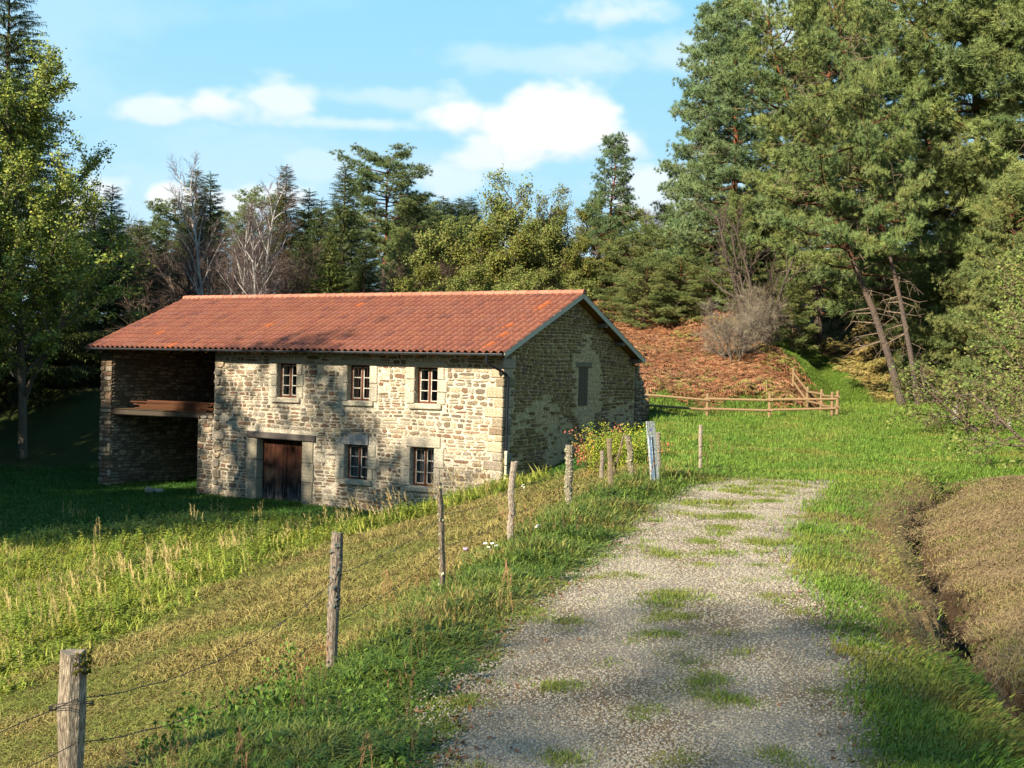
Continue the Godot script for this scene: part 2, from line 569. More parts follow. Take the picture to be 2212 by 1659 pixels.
func rubble(r: RandomNumberGenerator, x0: float, x1: float, y0: float, y1: float, holes: Array, thin: float) -> Array:
	var out := []
	var y := y0
	var row := 0
	while y < y1:
		var rh := r.randf_range(0.09, 0.22) * thin
		if r.randf() < 0.12: rh *= 1.35
		var x := x0
		while x < x1 - 0.05:
			var w := minf(r.randf_range(0.15, 0.58) * (1.0 if r.randf() < 0.85 else 1.5), x1 - x)
			var jump := -1.0
			for h: Rect2 in holes:
				if h.intersects(Rect2(x, y, w, rh)):
					if h.position.x - x > 0.1:
						w = minf(w, h.position.x - x)
					else:
						jump = maxf(jump, h.end.x)
			if jump > 0.0 or (jump > x):
				x = jump + 0.01
				continue
			if w > 0.09:
				var wave := 0.05 * sin(x * 0.8 + row * 0.2)
				var j := r.randf_range(0.012, 0.035)
				if rh > 0.17 and w > 0.22 and r.randf() < 0.5:
					var s := r.randf_range(0.4, 0.6) * rh
					out.append([x + w / 2, y + wave + s / 2, w - j, s - j * 0.8])
					out.append([x + w / 2 + r.randf_range(-0.03, 0.03), y + wave + s + (rh - s) / 2, w - j - r.randf() * 0.06, rh - s - j * 0.8])
				else:
					out.append([x + w / 2, y + wave + rh / 2, w - j, rh - j])
			x += w
		y += rh
		row += 1
	return out

func prism(mb: MB, poly: Array, x0: float, x1: float, col: Color) -> void:   # polygon in (z, y) pushed along x; convex
	var c := Vector2.ZERO
	for p in poly: c += p
	c /= poly.size()
	for k in poly.size():
		var a: Vector2 = poly[k]
		var b: Vector2 = poly[(k + 1) % poly.size()]
		mb.quad(Vector3(x0, a.y, a.x), Vector3(x1, a.y, a.x), Vector3(x1, b.y, b.x), Vector3(x0, b.y, b.x), col)
		for x in [x0, x1]:
			mb.tri(Vector3(x, a.y, a.x), Vector3(x, b.y, b.x), Vector3(x, c.y, c.x), col)

func roof_y(z: float) -> float:
	return EAVE_Y + (0.65 - z if z > -5.04 else z + 10.73) * tan(SLOPE)

func house() -> void:
	make_stone_shapes()
	var r := rng(31)
	var H := thing("stone_barn", "long rubble stone barn with red tiled roof and open bay", "barn", HOUSE, HOUSE_TURN)
	var mort := rgb(210, 199, 176)
	# openings: [from, to] measured left from the corner, [bottom, top]
	var wins := [[9.45, 10.46, 0.60, 1.94], [5.87, 6.93, 0.59, 1.93], [2.77, 3.79, 0.58, 1.90], [5.87, 6.99, -2.40, -1.07], [2.85, 3.91, -2.45, -1.03]]
	var door := [8.93, 11.53, -3.6, -1.07]
	var openings := wins.duplicate()
	openings.append(door)
	# facade: cut into cells round the openings
	var xc := [0.0, 13.8]
	var yc := [-4.3, 2.56]
	for o in openings:
		xc.append(o[0]); xc.append(o[1]); yc.append(o[2]); yc.append(o[3])
	xc.sort(); yc.sort()
	var mb := MB.new()
	for i in xc.size() - 1:
		var run := -99.0
		for j in yc.size():
			var solid := j < yc.size() - 1
			if solid:
				var cx: float = (xc[i] + xc[i + 1]) / 2
				var cy: float = (yc[j] + yc[j + 1]) / 2
				for o in openings:
					if cx > o[0] and cx < o[1] and cy > o[2] and cy < o[3]: solid = false
			if solid and run < -50: run = yc[j]
			if not solid and run > -50:
				if xc[i + 1] - xc[i] > 0.001:
					mb.c.clear()
					box(mb, Vector3(-xc[i + 1], run, -0.6), Vector3(-xc[i], yc[j], 0), mort, 0.0)
				run = -99.0
	mb.c.resize(mb.v.size()); mb.c.fill(mort)
	var fac := obj("facade_wall", mb.mesh(), M.mortar, H)
	var warm := rgb(208, 184, 142)  # gable mortar colour warmed to offset the blue skylight on this side
	# gable and the ragged wall end behind it
	mb = MB.new()
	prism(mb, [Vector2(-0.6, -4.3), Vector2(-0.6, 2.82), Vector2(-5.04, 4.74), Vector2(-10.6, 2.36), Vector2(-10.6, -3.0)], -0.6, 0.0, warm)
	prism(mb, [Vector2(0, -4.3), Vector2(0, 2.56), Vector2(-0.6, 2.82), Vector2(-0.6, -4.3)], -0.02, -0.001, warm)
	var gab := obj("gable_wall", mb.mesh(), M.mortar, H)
	mb = MB.new()
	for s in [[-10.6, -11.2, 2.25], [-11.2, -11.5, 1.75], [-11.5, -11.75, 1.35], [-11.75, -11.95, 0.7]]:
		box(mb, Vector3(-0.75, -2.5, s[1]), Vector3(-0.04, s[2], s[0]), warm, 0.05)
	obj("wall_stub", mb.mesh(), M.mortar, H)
	# barn walls: the end wall, the back, the partition, the low jamb
	mb = MB.new()
	prism(mb, [Vector2(0.0, -4.3), Vector2(0.0, 2.56), Vector2(-5.04, 4.74), Vector2(-10.6, 2.36), Vector2(-10.6, -4.3)], -20.55, -19.9, rgb(128, 114, 92))  # bay mortar darkened in colour, standing in for the deep shade inside
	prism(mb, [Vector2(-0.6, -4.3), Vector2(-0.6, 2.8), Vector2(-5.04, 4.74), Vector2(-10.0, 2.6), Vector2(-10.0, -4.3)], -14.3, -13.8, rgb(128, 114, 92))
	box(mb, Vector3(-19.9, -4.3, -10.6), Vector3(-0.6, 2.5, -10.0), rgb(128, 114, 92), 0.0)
	box(mb, Vector3(-14.72, -4.3, -0.58), Vector3(-13.8, -0.42, -0.02), mort, 0.02)
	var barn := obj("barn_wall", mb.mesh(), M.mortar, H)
	# floors
	mb = MB.new()
	box(mb, Vector3(-13.8, -0.75, -10.0), Vector3(-0.6, -0.6, -0.62), rgb(90, 76, 60), 0.0)
	obj("upper_floor", mb.mesh(), M.board_wood, H)
	for k in 22:
		mb = MB.new()
		var z0 := 0.02 - k * 0.44
		box(mb, Vector3(-19.88 + r.randf() * 0.05, -0.2 + r.randf() * 0.02, z0 - 0.42), Vector3(-14.32, -0.15, z0), vary(rgb(96, 78, 58), r), 0.006)
		obj("loft_board", mb.mesh(), M.board_wood, H)
	# the beam that carries the loft
	mb = MB.new()
	block(mb, Transform3D(Basis(Vector3(0, 0, 1), 0.004), Vector3(-16.95, -0.30, -0.14)), Vector3(6.1, 0.22, 0.26), 0.03, rgb(84, 76, 66))
	obj("loft_beam", mb.mesh(), M.board_wood, H)

	# stones: gathered first, so that the ones that show largest become parts of their own
	var stones := []
	var holes := []
	for w in wins:
		holes.append(Rect2(w[0] - 0.40, w[2] - 0.22, w[1] - w[0] + 0.80, w[3] - w[2] + 0.48))
	holes.append(Rect2(8.5, -4.0, 3.45, 2.95))
	holes.append(Rect2(8.38, -1.1, 3.6, 0.32))
	var quoins := []
	var qy := -3.6
	while qy < 2.35:
		var qh := r.randf_range(0.2, 0.4)
		var ql := r.randf_range(0.28, 0.5) if quoins.size() % 2 else r.randf_range(0.5, 0.85)
		quoins.append([qy, minf(qh, 2.5 - qy), ql])
		holes.append(Rect2(-0.1, qy, ql + 0.1, qh - 0.001))
		qy += qh
	for s in rubble(r, 0.02, 13.72, -3.9, 2.5, holes, 1.0):
		# pale patches where the pointing covers most stones
		var pn := patchy.get_noise_2d(s[0] * 0.5, s[1] * 0.7 + 50.0)
		if pn > 0.32 and r.randf() < 0.6: continue
		stones.append([0, Transform3D(Basis(Vector3(0, 0, 1), r.randf_range(-0.06, 0.06)), Vector3(-s[0], s[1], 0.0)), Vector3(s[2] * r.randf_range(0.9, 1.02), s[3] * r.randf_range(0.8, 1.0), r.randf_range(0.03, 0.075)), r.randi() % 10])
	# the left edge of the main block and the low jamb: bigger blocks
	var ly := -3.9
	while ly < 2.45:
		var bh := r.randf_range(0.22, 0.46)
		var bw := r.randf_range(0.35, 0.7)
		stones.append([0, Transform3D(Basis(), Vector3(-13.82 + bw / 2, ly + bh / 2, -0.05)), Vector3(bw, bh - 0.03, 0.30), [0, 2, 4, 5, 8][r.randi() % 5]])
		ly += bh
	for s in rubble(r, 13.85, 14.72, -3.9, -0.45, [], 1.1):
		stones.append([2, Transform3D(Basis(), Vector3(-s[0], s[1], -0.02)), Vector3(s[2], s[3], 0.1), r.randi() % 10])
	# gable: distances run back from the corner
	var ghole := [Rect2(5.5, 0.45, 1.0, 1.75)]
	for q in quoins:
		ghole.append(Rect2(-0.1, q[0], 1.05 - q[2] * 0.8 + 0.1, q[1] - 0.001))
	for s in rubble(r, 0.02, 10.55, -3.6, 4.7, ghole, 0.85):
		if s[1] + s[3] / 2 > roof_y(-s[0]) - 0.2: continue
		var near_niche: float = absf(s[0] - 6.3) + maxf(0.0, absf(s[1] - 1.3) - 0.9)
		if near_niche < 1.2 and s[0] > 5.2 and r.randf() < 0.85: continue
		if patchy.get_noise_2d(s[0] * 0.8, s[1] * 0.8 + 9.0) > 0.12 and s[1] < 1.0 and r.randf() < 0.7: continue
		stones.append([1, Transform3D(Basis(Vector3(0, 0, -1), Vector3(0, 1, 0), Vector3(1, 0, 0)), Vector3(0.0, s[1], -s[0])), Vector3(s[2], s[3], r.randf_range(0.05, 0.12)), [10, 11, 12, 13, 7, 9, 10][r.randi() % 7]])  # browner stone tones, likewise warmed against the skylight
	# wall stub, rough on its end
	for s in rubble(r, 10.62, 11.95, -1.5, 2.2, [], 1.3):
		if s[1] > 2.2 - maxf(0.0, s[0] - 11.1) * 1.6: continue
		stones.append([1, Transform3D(Basis(Vector3(0, 0, -1), Vector3(0, 1, 0), Vector3(1, 0, 0)), Vector3(-0.04, s[1], -s[0])), Vector3(s[2], s[3], 0.22), r.randi() % 10])
	# end wall of the barn: its front edge and inner face
	for s in rubble(r, 19.86, 20.6, -4.0, 2.5, [], 1.7):
		stones.append([2, Transform3D(Basis(), Vector3(-s[0], s[1], 0.0)), Vector3(s[2], s[3], 0.1), r.randi() % 10])
	for s in rubble(r, 0.02, 10.0, -4.0, 4.2, [], 1.0):
		if s[1] + s[3] / 2 > roof_y(-s[0]) - 0.25: continue
		stones.append([2, Transform3D(Basis(Vector3(0, 0, -1), Vector3(0, 1, 0), Vector3(1, 0, 0)), Vector3(-19.9, s[1], -s[0])), Vector3(s[2], s[3], 0.1), r.randi() % 7])
	for s in rubble(r, 14.3, 19.9, -4.0, 2.4, [], 1.0):
		stones.append([2, Transform3D(Basis(), Vector3(-s[0], s[1], -10.0)), Vector3(s[2], s[3], 0.1), r.randi() % 7])
	var order := range(stones.size())
	var score := func(i):
		var s = stones[i]
		return s[2].x * s[2].y * (1.0 if s[0] == 0 else (0.75 if s[0] == 1 else 0.1)) * (1.0 + s[1].origin.x * 0.02)
	order.sort_custom(func(a, b): return score.call(a) > score.call(b))
	var walls := [fac, gab, barn]
	var shape_mesh := []
	for s in stone_shapes:
		var q := MB.new()
		q.add(Transform3D(), s, Color.WHITE)
		shape_mesh.append(q.mesh())
	var tone_mat := []
	for c: Color in stone_tones:
		var m: StandardMaterial3D = M.stone.duplicate()
		m.albedo_color = c.linear_to_srgb()
		tone_mat.append(m)
	var rest := [MB.new(), MB.new(), MB.new()]
	for k in order.size():
		var s = stones[order[k]]
		var xf: Transform3D = s[1] * Transform3D(Basis.from_scale(s[2]), Vector3.ZERO)
		if k < 300:
			var o := obj("stone", shape_mesh[k % 14], tone_mat[s[3]], walls[s[0]])
			o.transform = xf
		else:
			rest[s[0]].add(xf, stone_shapes[k % 14], vary(stone_tones[s[3]], r, 0.12))
	for k in 3:
		obj("rubble_stones", rest[k].mesh(), M.stone, walls[k]).set_meta("kind", "stuff")
	# corner blocks that turn round the corner
	for q in quoins:
		mb = MB.new()
		var back: float = 1.0 - q[2] * 0.75
		box(mb, Vector3(-q[2] + 0.02, q[0] + 0.012, -back), Vector3(0.03 + r.randf() * 0.03, q[0] + q[1] - 0.012, 0.025 + r.randf() * 0.025), vary(stone_tones[[0, 2, 8, 4, 5, 1][r.randi() % 6]], r, 0.12), 0.03)
		obj("corner_block", mb.mesh(), M.stone, fac)

	# windows
	var gran := rgb(202, 192, 170)
	for k in wins.size():
		var w = wins[k]
		var W := Node3D.new()
		W.name = "window"
		H.add_child(W, true)
		W.set_meta("label", ["upper window beside the open barn bay", "barred upper window in the middle of the facade", "upper window next to the drainpipe corner", "barred ground floor window under a crooked slab lintel", "barred ground floor window next to the drainpipe corner"][k])
		var x0: float = -w[1]
		var x1: float = -w[0]
		var yb: float = w[2]
		var yt: float = w[3]
		# granite surround
		var n := 2 if k == 1 or k == 4 else 3
		for side in 2:
			var y := yb - 0.02
			for b in n:
				var bh: float = (yt - yb + 0.02) / n
				var bw := r.randf_range(0.20, 0.42) if (b + side) % 2 else r.randf_range(0.34, 0.5)
				mb = MB.new()
				var xa := x0 - bw if side == 0 else x1
				block(mb, Transform3D(Basis(Vector3(0, 0, 1), r.randf_range(-0.015, 0.015)), Vector3(xa + bw / 2, y + bh / 2, -0.16)), Vector3(bw - 0.008, bh - 0.014, 0.42), 0.025, vary(gran, r, 0.07))
				obj("jamb_block", mb.mesh(), M.granite, W)
				y += bh
		mb = MB.new()
		if k == 3:   # the crooked slab
			prism(mb, [Vector2(0.06, yt), Vector2(0.06, yt + 0.40), Vector2(-0.3, yt + 0.42), Vector2(-0.3, yt)], x0 + 0.18, x1 + 0.02, rgb(168, 168, 166))
			prism(mb, [Vector2(0.058, yt + 0.001), Vector2(0.058, yt + 0.2), Vector2(-0.29, yt + 0.2), Vector2(-0.29, yt + 0.001)], x0 - 0.16, x0 + 0.18, rgb(168, 168, 166))
		else:
			var lh := 0.22 if k < 3 else 0.38
			block(mb, Transform3D(Basis(), Vector3((x0 + x1) / 2 + r.randf_range(-0.05, 0.05), yt + lh / 2 + 0.005, -0.16)), Vector3(w[1] - w[0] + r.randf_range(0.45, 0.75), lh, 0.43), 0.025, vary(gran, r, 0.06))
		obj("lintel", mb.mesh(), M.granite, W)
		mb = MB.new()
		block(mb, Transform3D(Basis(Vector3(0, 0, 1), 0.01), Vector3((x0 + x1) / 2, yb - 0.115, -0.12)), Vector3(w[1] - w[0] + 0.42, 0.19, 0.44), 0.03, vary(gran, r, 0.06))
		obj("sill", mb.mesh(), M.granite, W)
		# timber frame
		var brown := rgb(108, 62, 40)
		mb = MB.new()
		var zf := -0.24
		box(mb, Vector3(x0 + 0.003, yb, zf - 0.06), Vector3(x0 + 0.08, yt, zf + 0.02), brown)
		box(mb, Vector3(x1 - 0.08, yb, zf - 0.06), Vector3(x1 - 0.003, yt, zf + 0.02), brown)
		box(mb, Vector3(x0 + 0.08, yt - 0.07, zf - 0.058), Vector3(x1 - 0.08, yt - 0.003, zf + 0.018), brown)
		box(mb, Vector3(x0 + 0.08, yb + 0.003, zf - 0.058), Vector3(x1 - 0.08, yb + 0.07, zf + 0.018), brown)
		var xm := (x0 + x1) / 2
		box(mb, Vector3(xm - 0.045, yb + 0.07, zf - 0.05), Vector3(xm + 0.045, yt - 0.07, zf + 0.03), brown)
		obj("frame", mb.mesh(), M.paint, W)
		var white := rgb(214, 208, 192)
		for side in 2:
			var a := x0 + 0.08 if side == 0 else xm + 0.045
			var b := xm - 0.045 if side == 0 else x1 - 0.08
			mb = MB.new()
			box(mb, Vector3(a, yb + 0.07, zf - 0.04), Vector3(a + 0.035, yt - 0.07, zf), white)
			box(mb, Vector3(b - 0.035, yb + 0.07, zf - 0.04), Vector3(b, yt - 0.07, zf), white)
			var hh := (yt - yb - 0.14)
			for q in 4:
				var yy := yb + 0.07 + hh * q / 3.0
				yy = clampf(yy, yb + 0.09, yt - 0.09)
				box(mb, Vector3(a + 0.035, yy - 0.018, zf - 0.038), Vector3(b - 0.035, yy + 0.018, zf - 0.002), white)
			obj("sash", mb.mesh(), M.paint, W)
			for q in 3:
				var gb := MB.new()
				var y0 := yb + 0.075 + hh * q / 3.0
				var y1 := y0 + hh / 3.0 - 0.01
				gb.quad(Vector3(a + 0.01, y0, zf - 0.02), Vector3(b - 0.01, y0, zf - 0.02), Vector3(b - 0.01, y1, zf - 0.02 + r.randf_range(-0.004, 0.004)), Vector3(a + 0.01, y1, zf - 0.02), Color.WHITE)
				obj("pane", gb.mesh(), M.glass, W)
		if k >= 3:  # wavy grey sheet behind the lower panes
			mb = MB.new()
			for q in 24:
				var xa := lerpf(x0 + 0.05, x1 - 0.05, q / 24.0)
				var xb := lerpf(x0 + 0.05, x1 - 0.05, (q + 1) / 24.0)
				mb.quad(Vector3(xa, yb, zf - 0.2 + 0.03 * sin(q * 1.9)), Vector3(xb, yb, zf - 0.2 + 0.03 * sin((q + 1) * 1.9)), Vector3(xb, yt, zf - 0.2 + 0.02 * sin((q + 1) * 1.9)), Vector3(xa, yt, zf - 0.2 + 0.02 * sin(q * 1.9)), rgb(120, 126, 128))
			obj("pane_backing", mb.mesh(), M.backing, W)
		if k == 1 or k >= 3:
			for q in 4:
				mb = MB.new()
				var xx := lerpf(x0, x1, (q + 1) / 5.0)
				tube(mb, [Vector3(xx, yb - 0.03, zf + 0.12), Vector3(xx, yt + 0.02, zf + 0.12)], [0.011, 0.011], 5, rgb(70, 48, 40))
				obj("iron_bar", mb.mesh(), M.iron, W)
	# the double door
	var D := Node3D.new()
	D.name = "door"
	H.add_child(D, true)
	D.set_meta("label", "double plank door weathered brown above and grey below")
	var dm := mat("door_wood", Color.WHITE, 0.85)
	dm.albedo_texture = ImageTexture.create_from_image(door_picture())
	dm.vertex_color_use_as_albedo = true
	var nb := 11
	for k in nb:
		mb = MB.new()
		var xa := lerpf(-11.40, -9.06, float(k) / nb)
		var xb := lerpf(-11.40, -9.06, float(k + 1) / nb) - (0.006 if k != 5 else 0.03)
		box(mb, Vector3(xa, -3.52 + r.randf() * 0.04, -0.36), Vector3(xb, -1.08, -0.32 + r.randf_range(-0.006, 0.006)), vary(Color(1, 1, 1), r, 0.14), 0.005)
		for p in mb.v:
			mb.uv.append(Vector2((p.x + 11.40) / 2.34, 1.0 - (p.y + 3.52) / 2.44))
		obj("plank", mb.mesh(), dm, D)
	for side in 2:
		var y := -3.62
		for b in 3:
			var bh: float = [0.95, 0.75, 0.83][b]
			var bw := r.randf_range(0.36, 0.62)
			mb = MB.new()
			var xa := -11.40 - bw if side == 0 else -9.06
			block(mb, Transform3D(Basis(), Vector3(xa + bw / 2, y + bh / 2, -0.17)), Vector3(bw - 0.006, bh - 0.014, 0.46), 0.02, vary(rgb(172, 162, 140), r, 0.06))
			obj("jamb_block", mb.mesh(), M.granite, D)
			y += bh
	mb = MB.new()
	block(mb, Transform3D(Basis(Vector3(0, 0, 1), -0.012), Vector3(-10.18, -0.935, -0.12)), Vector3(3.56, 0.25, 0.42), 0.03, rgb(104, 98, 92))
	obj("door_beam", mb.mesh(), M.board_wood, D)
	# the boarded slit in the gable
	var N := Node3D.new()
	N.name = "niche"
	H.add_child(N, true)
	mb = MB.new()
	for q in 3:
		box(mb, Vector3(-0.03, 0.56, -6.38 + q * 0.26), Vector3(0.012, 2.06, -6.13 + q * 0.26), vary(rgb(112, 104, 88), r), 0.006)
	obj("board", mb.mesh(), M.old_wood, N)
	mb = MB.new()
	box(mb, Vector3(-0.2, 2.07, -6.65), Vector3(0.06, 2.27, -5.4), rgb(140, 130, 110), 0.03)
	obj("lintel", mb.mesh(), M.granite, N)
	roof(H)

func door_picture() -> Image:
	var im := Image.create(256, 256, false, Image.FORMAT_RGB8)
	var n := FastNoiseLite.new()
	n.seed = 3; n.frequency = 0.06; n.fractal_octaves = 4
	for y in 256:
		for x in 256:
			var s := n.get_noise_2d(x * 3.0, y * 0.16)
			var b := n.get_noise_2d(x * 0.7 + 300.0, y * 0.35)
			var t := y / 255.0 + s * 0.35 + b * 0.12
			var c := Color(0.235, 0.12, 0.075).lerp(Color(0.30, 0.17, 0.085), clampf(b * 2.0 + 0.4, 0, 1))
			c = c.lerp(Color(0.12, 0.10, 0.09), sst(0.34, 0.56, t))
			c = c.lerp(Color(0.34, 0.335, 0.34), sst(0.72, 0.95, t))
			c = c * (0.8 + 0.5 * s)
			im.set_pixel(x, y, c)
	return im

func roof(H: Node3D) -> void:
	var r := rng(53)
	var cs := cos(SLOPE)
	var sn := sin(SLOPE)
	var x0 := -20.8
	var x1 := 0.45
	# deck: boards seen from below
	var mb := MB.new()
	var pine := rgb(176, 120, 66)
	for side in 2:
		var ze := 0.62 if side == 0 else -10.70
		var a := Vector3(0, roof_y(ze) - 0.07, ze)
		var b := Vector3(0, roof_y(-5.04) - 0.07, -5.04)
		var t := Vector3(0, -0.03, 0)
		var p := [Vector3(x0 + 0.03, 0, 0), Vector3(x1 - 0.03, 0, 0)]
		mb.quad(p[0] + a, p[1] + a, p[1] + b, p[0] + b, pine)
		mb.quad(p[0] + a + t, p[1] + a + t, p[1] + b + t, p[0] + b + t, pine)
		mb.quad(p[0] + a, p[1] + a, p[1] + a + t, p[0] + a + t, pine)
		for q in p: mb.quad(q + a, q + b, q + b + t, q + a + t, pine)
	var R := obj("roof", mb.mesh(), M.board_wood, H)
	R.set_meta("label", "red clay tiled saddle roof")
	# one tile: pan and roll, up-slope along z
	var wd := 0.2993
	var ln := 0.55
	var q := MB.new()
	var prof := []
	for k in 10:
		var t := k / 9.0
		var hgt := 0.0 if t < 0.32 else pow(sin((t - 0.32) / 0.68 * PI), 0.8) * 0.082
		prof.append(Vector2((t - 0.5) * wd * 1.03, hgt))
	for k in 9:
		var a: Vector2 = prof[k]
		var b: Vector2 = prof[k + 1]
		q.quad(Vector3(a.x, a.y + 0.040, 0), Vector3(b.x, b.y + 0.040, 0), Vector3(b.x * 0.97, b.y * 0.92, ln), Vector3(a.x * 0.97, a.y * 0.92, ln), Color.WHITE)
		q.quad(Vector3(a.x, a.y + 0.040, 0), Vector3(b.x, b.y + 0.040, 0), Vector3(b.x, b.y + 0.008, 0.006), Vector3(a.x, a.y + 0.008, 0.006), Color.WHITE)
	tile_shape = q.v
	var tile_mesh := q.mesh()
	var tones := []
	for c in [[146, 95, 74], [141, 91, 72], [150, 98, 74], [137, 88, 70], [143, 96, 77], [124, 82, 69], [180, 104, 60]]:
		tones.append(rgb(c[0] * 0.95, c[1] * 0.92, c[2] * 0.92))
	var tone_mat := []
	for c: Color in tones:
		var m: StandardMaterial3D = M.tile.duplicate()
		m.albedo_color = c.linear_to_srgb()
		tone_mat.append(m)
	var rest := MB.new()
	var cols := 71
	var rows := 13
	var pitch := 6.19 / rows
	for side in 2:
		var S := Vector3(0, sn, -cs) if side == 0 else Vector3(0, sn, cs)
		var N := Vector3(0, cs, sn) if side == 0 else Vector3(0, cs, -sn)
		for j in rows:
			for i in cols:
				var x := x1 - (i + 0.5) * (x1 - x0) / cols
				var o := Vector3(x, EAVE_Y, 0.65 if side == 0 else -10.73) + S * (j * pitch - 0.03) + N * r.randf_range(-0.004, 0.005)
				var xf := Transform3D(Basis(Vector3.RIGHT, N, S).rotated(N, r.randf_range(-0.012, 0.012)), o)
				var t := r.randi() % 5
				if r.randf() < 0.05: t = 5
				if r.randf() < 0.012: t = 6
				if side == 0 and i * 1.0 + j * 0.15 < 24.2 and R.get_child_count() < 300:
					obj("tile", tile_mesh, tone_mat[t], R).transform = xf
				else:
					rest.add(xf, tile_shape, vary(tones[t], r, 0.05))
	obj("tile_field", rest.mesh(), M.tile, R).set_meta("kind", "stuff")
	# ridge
	q = MB.new()
	for k in 8:
		var a0 := PI * (k / 8.0) * 1.1 - 0.157
		var a1 := PI * ((k + 1) / 8.0) * 1.1 - 0.157
		q.quad(Vector3(0, sin(a0) * 0.13, cos(a0) * 0.15), Vector3(0, sin(a1) * 0.13, cos(a1) * 0.15), Vector3(0.55, sin(a1) * 0.15, cos(a1) * 0.17), Vector3(0.55, sin(a0) * 0.15, cos(a0) * 0.17), Color.WHITE)
		q.tri(Vector3(0.55, sin(a1) * 0.15, cos(a1) * 0.17), Vector3(0.55, sin(a0) * 0.15, cos(a0) * 0.17), Vector3(0.55, 0.0, 0), Color.WHITE)
	var rm := q.mesh()
	var ridge_mats := []
	for c in [[160, 108, 86], [152, 102, 82], [166, 114, 92]]:
		var m: StandardMaterial3D = M.tile.duplicate()
		m.albedo_color = Color8(c[0], c[1], c[2])
		ridge_mats.append(m)
	for k in 42:
		obj("ridge_tile", rm, ridge_mats[r.randi() % 3], R).position = Vector3(x0 + k * 0.506, roof_y(-5.04) + 0.015, -5.04)
	# rafter tails
	var k := 0
	while k < 30:
		mb = MB.new()
		var bs := Basis(Vector3.RIGHT, Vector3(0, cs, sn), Vector3(0, -sn, cs))
		var x := x1 - 0.3 - k * 0.70
		var z := 0.12
		block(mb, Transform3D(bs, Vector3(x, roof_y(z) - 0.165, z)), Vector3(0.08, 0.11, 0.94), 0.004, vary(rgb(196, 128, 66), r, 0.1))
		obj("rafter", mb.mesh(), M.board_wood, H)
		k += 1
	# purlins and bargeboards
	for side in 2:
		for z in [-7.15, -8.73, -10.3, -2.9, -1.4]:
			if (side == 0) != (z > -5.04): continue
			mb = MB.new()
			box(mb, Vector3(-0.3, roof_y(z) - 0.32, z - 0.1), Vector3(0.39, roof_y(z) - 0.145, z + 0.1), rgb(128, 118, 104), 0.01)
			obj("purlin", mb.mesh(), M.board_wood, H)
		mb = MB.new()
		var S := Vector3(0, sn, -cs) if side == 0 else Vector3(0, sn, cs)
		var N := Vector3(0, cs, sn) if side == 0 else Vector3(0, cs, -sn)
		var o := Vector3(0.43, EAVE_Y, 0.65 if side == 0 else -10.73)
		block(mb, Transform3D(Basis(S, N, Vector3.RIGHT), o + S * 3.09 - N * 0.075), Vector3(6.16, 0.19, 0.03), 0.004, rgb(206, 200, 180))
		obj("bargeboard", mb.mesh(), M.paint, H)
		mb = MB.new()
		block(mb, Transform3D(Basis(S, N, Vector3.RIGHT), Vector3(-20.78, o.y, o.z) + S * 3.09 - N * 0.075), Vector3(6.16, 0.19, 0.03), 0.004, rgb(206, 200, 180))
		obj("bargeboard", mb.mesh(), M.paint, H)
	# gutter, open half round
	mb = MB.new()
	var gc := Vector3(0, EAVE_Y - 0.03, 0.74)
	for s in 8:
		var a0 := PI + PI * s / 8.0
		var a1 := PI + PI * (s + 1) / 8.0
		for rad in [0.075, 0.071]:
			mb.quad(gc + Vector3(x0 + 0.02, sin(a0) * rad, cos(a0) * rad), gc + Vector3(x0 + 0.02, sin(a1) * rad, cos(a1) * rad), gc + Vector3(x1 - 0.02, sin(a1) * rad, cos(a1) * rad), gc + Vector3(x1 - 0.02, sin(a0) * rad, cos(a0) * rad), rgb(96, 100, 106))
		for xx in [x0 + 0.02, x1 - 0.02]:
			mb.tri(gc + Vector3(xx, 0, 0), gc + Vector3(xx, sin(a0) * 0.075, cos(a0) * 0.075), gc + Vector3(xx, sin(a1) * 0.075, cos(a1) * 0.075), rgb(96, 100, 106))
	tube(mb, [gc + Vector3(x0 + 0.02, 0.0, 0.075), gc + Vector3(x1 - 0.02, 0.0, 0.075)], [0.009, 0.009], 5, rgb(110, 114, 120))
	var G := obj("gutter", mb.mesh(), M.zinc, H)
	for b in 26:
		mb = MB.new()
		var pts := []
		for s in 7:
			var a := PI + PI * s / 6.0
			pts.append(Vector3(x1 - 0.3 - b * 0.82, gc.y + sin(a) * 0.081, gc.z + cos(a) * 0.081))
		tube(mb, pts, [0.006, 0.006, 0.006, 0.006, 0.006, 0.006, 0.006], 4, rgb(80, 84, 90))
		obj("bracket", mb.mesh(), M.zinc, G)
	# downpipe with its swan neck
	mb = MB.new()
	tube(mb, [Vector3(-0.22, 2.37, 0.74), Vector3(-0.22, 2.16, 0.74), Vector3(-0.17, 2.05, 0.66), Vector3(0.02, 1.82, 0.12), Vector3(0.10, 1.70, -0.10), Vector3(0.115, 1.58, -0.16), Vector3(0.115, 0.5, -0.16), Vector3(0.115, -1.02, -0.16)], [0.048, 0.045, 0.045, 0.045, 0.045, 0.045, 0.045, 0.045], 9, rgb(52, 55, 62), true)
	var DP := obj("downpipe", mb.mesh(), M.zinc, H)
	mb = MB.new()
	tube(mb, [Vector3(0.115, -0.98, -0.16), Vector3(0.115, -1.0, -0.16), Vector3(0.115, -1.1, -0.16), Vector3(0.115, -1.12, -0.16), Vector3(0.115, -2.7, -0.16)], [0.05, 0.062, 0.062, 0.052, 0.052], 9, rgb(176, 172, 150), true)
	obj("lower_pipe", mb.mesh(), M.plastic, DP)
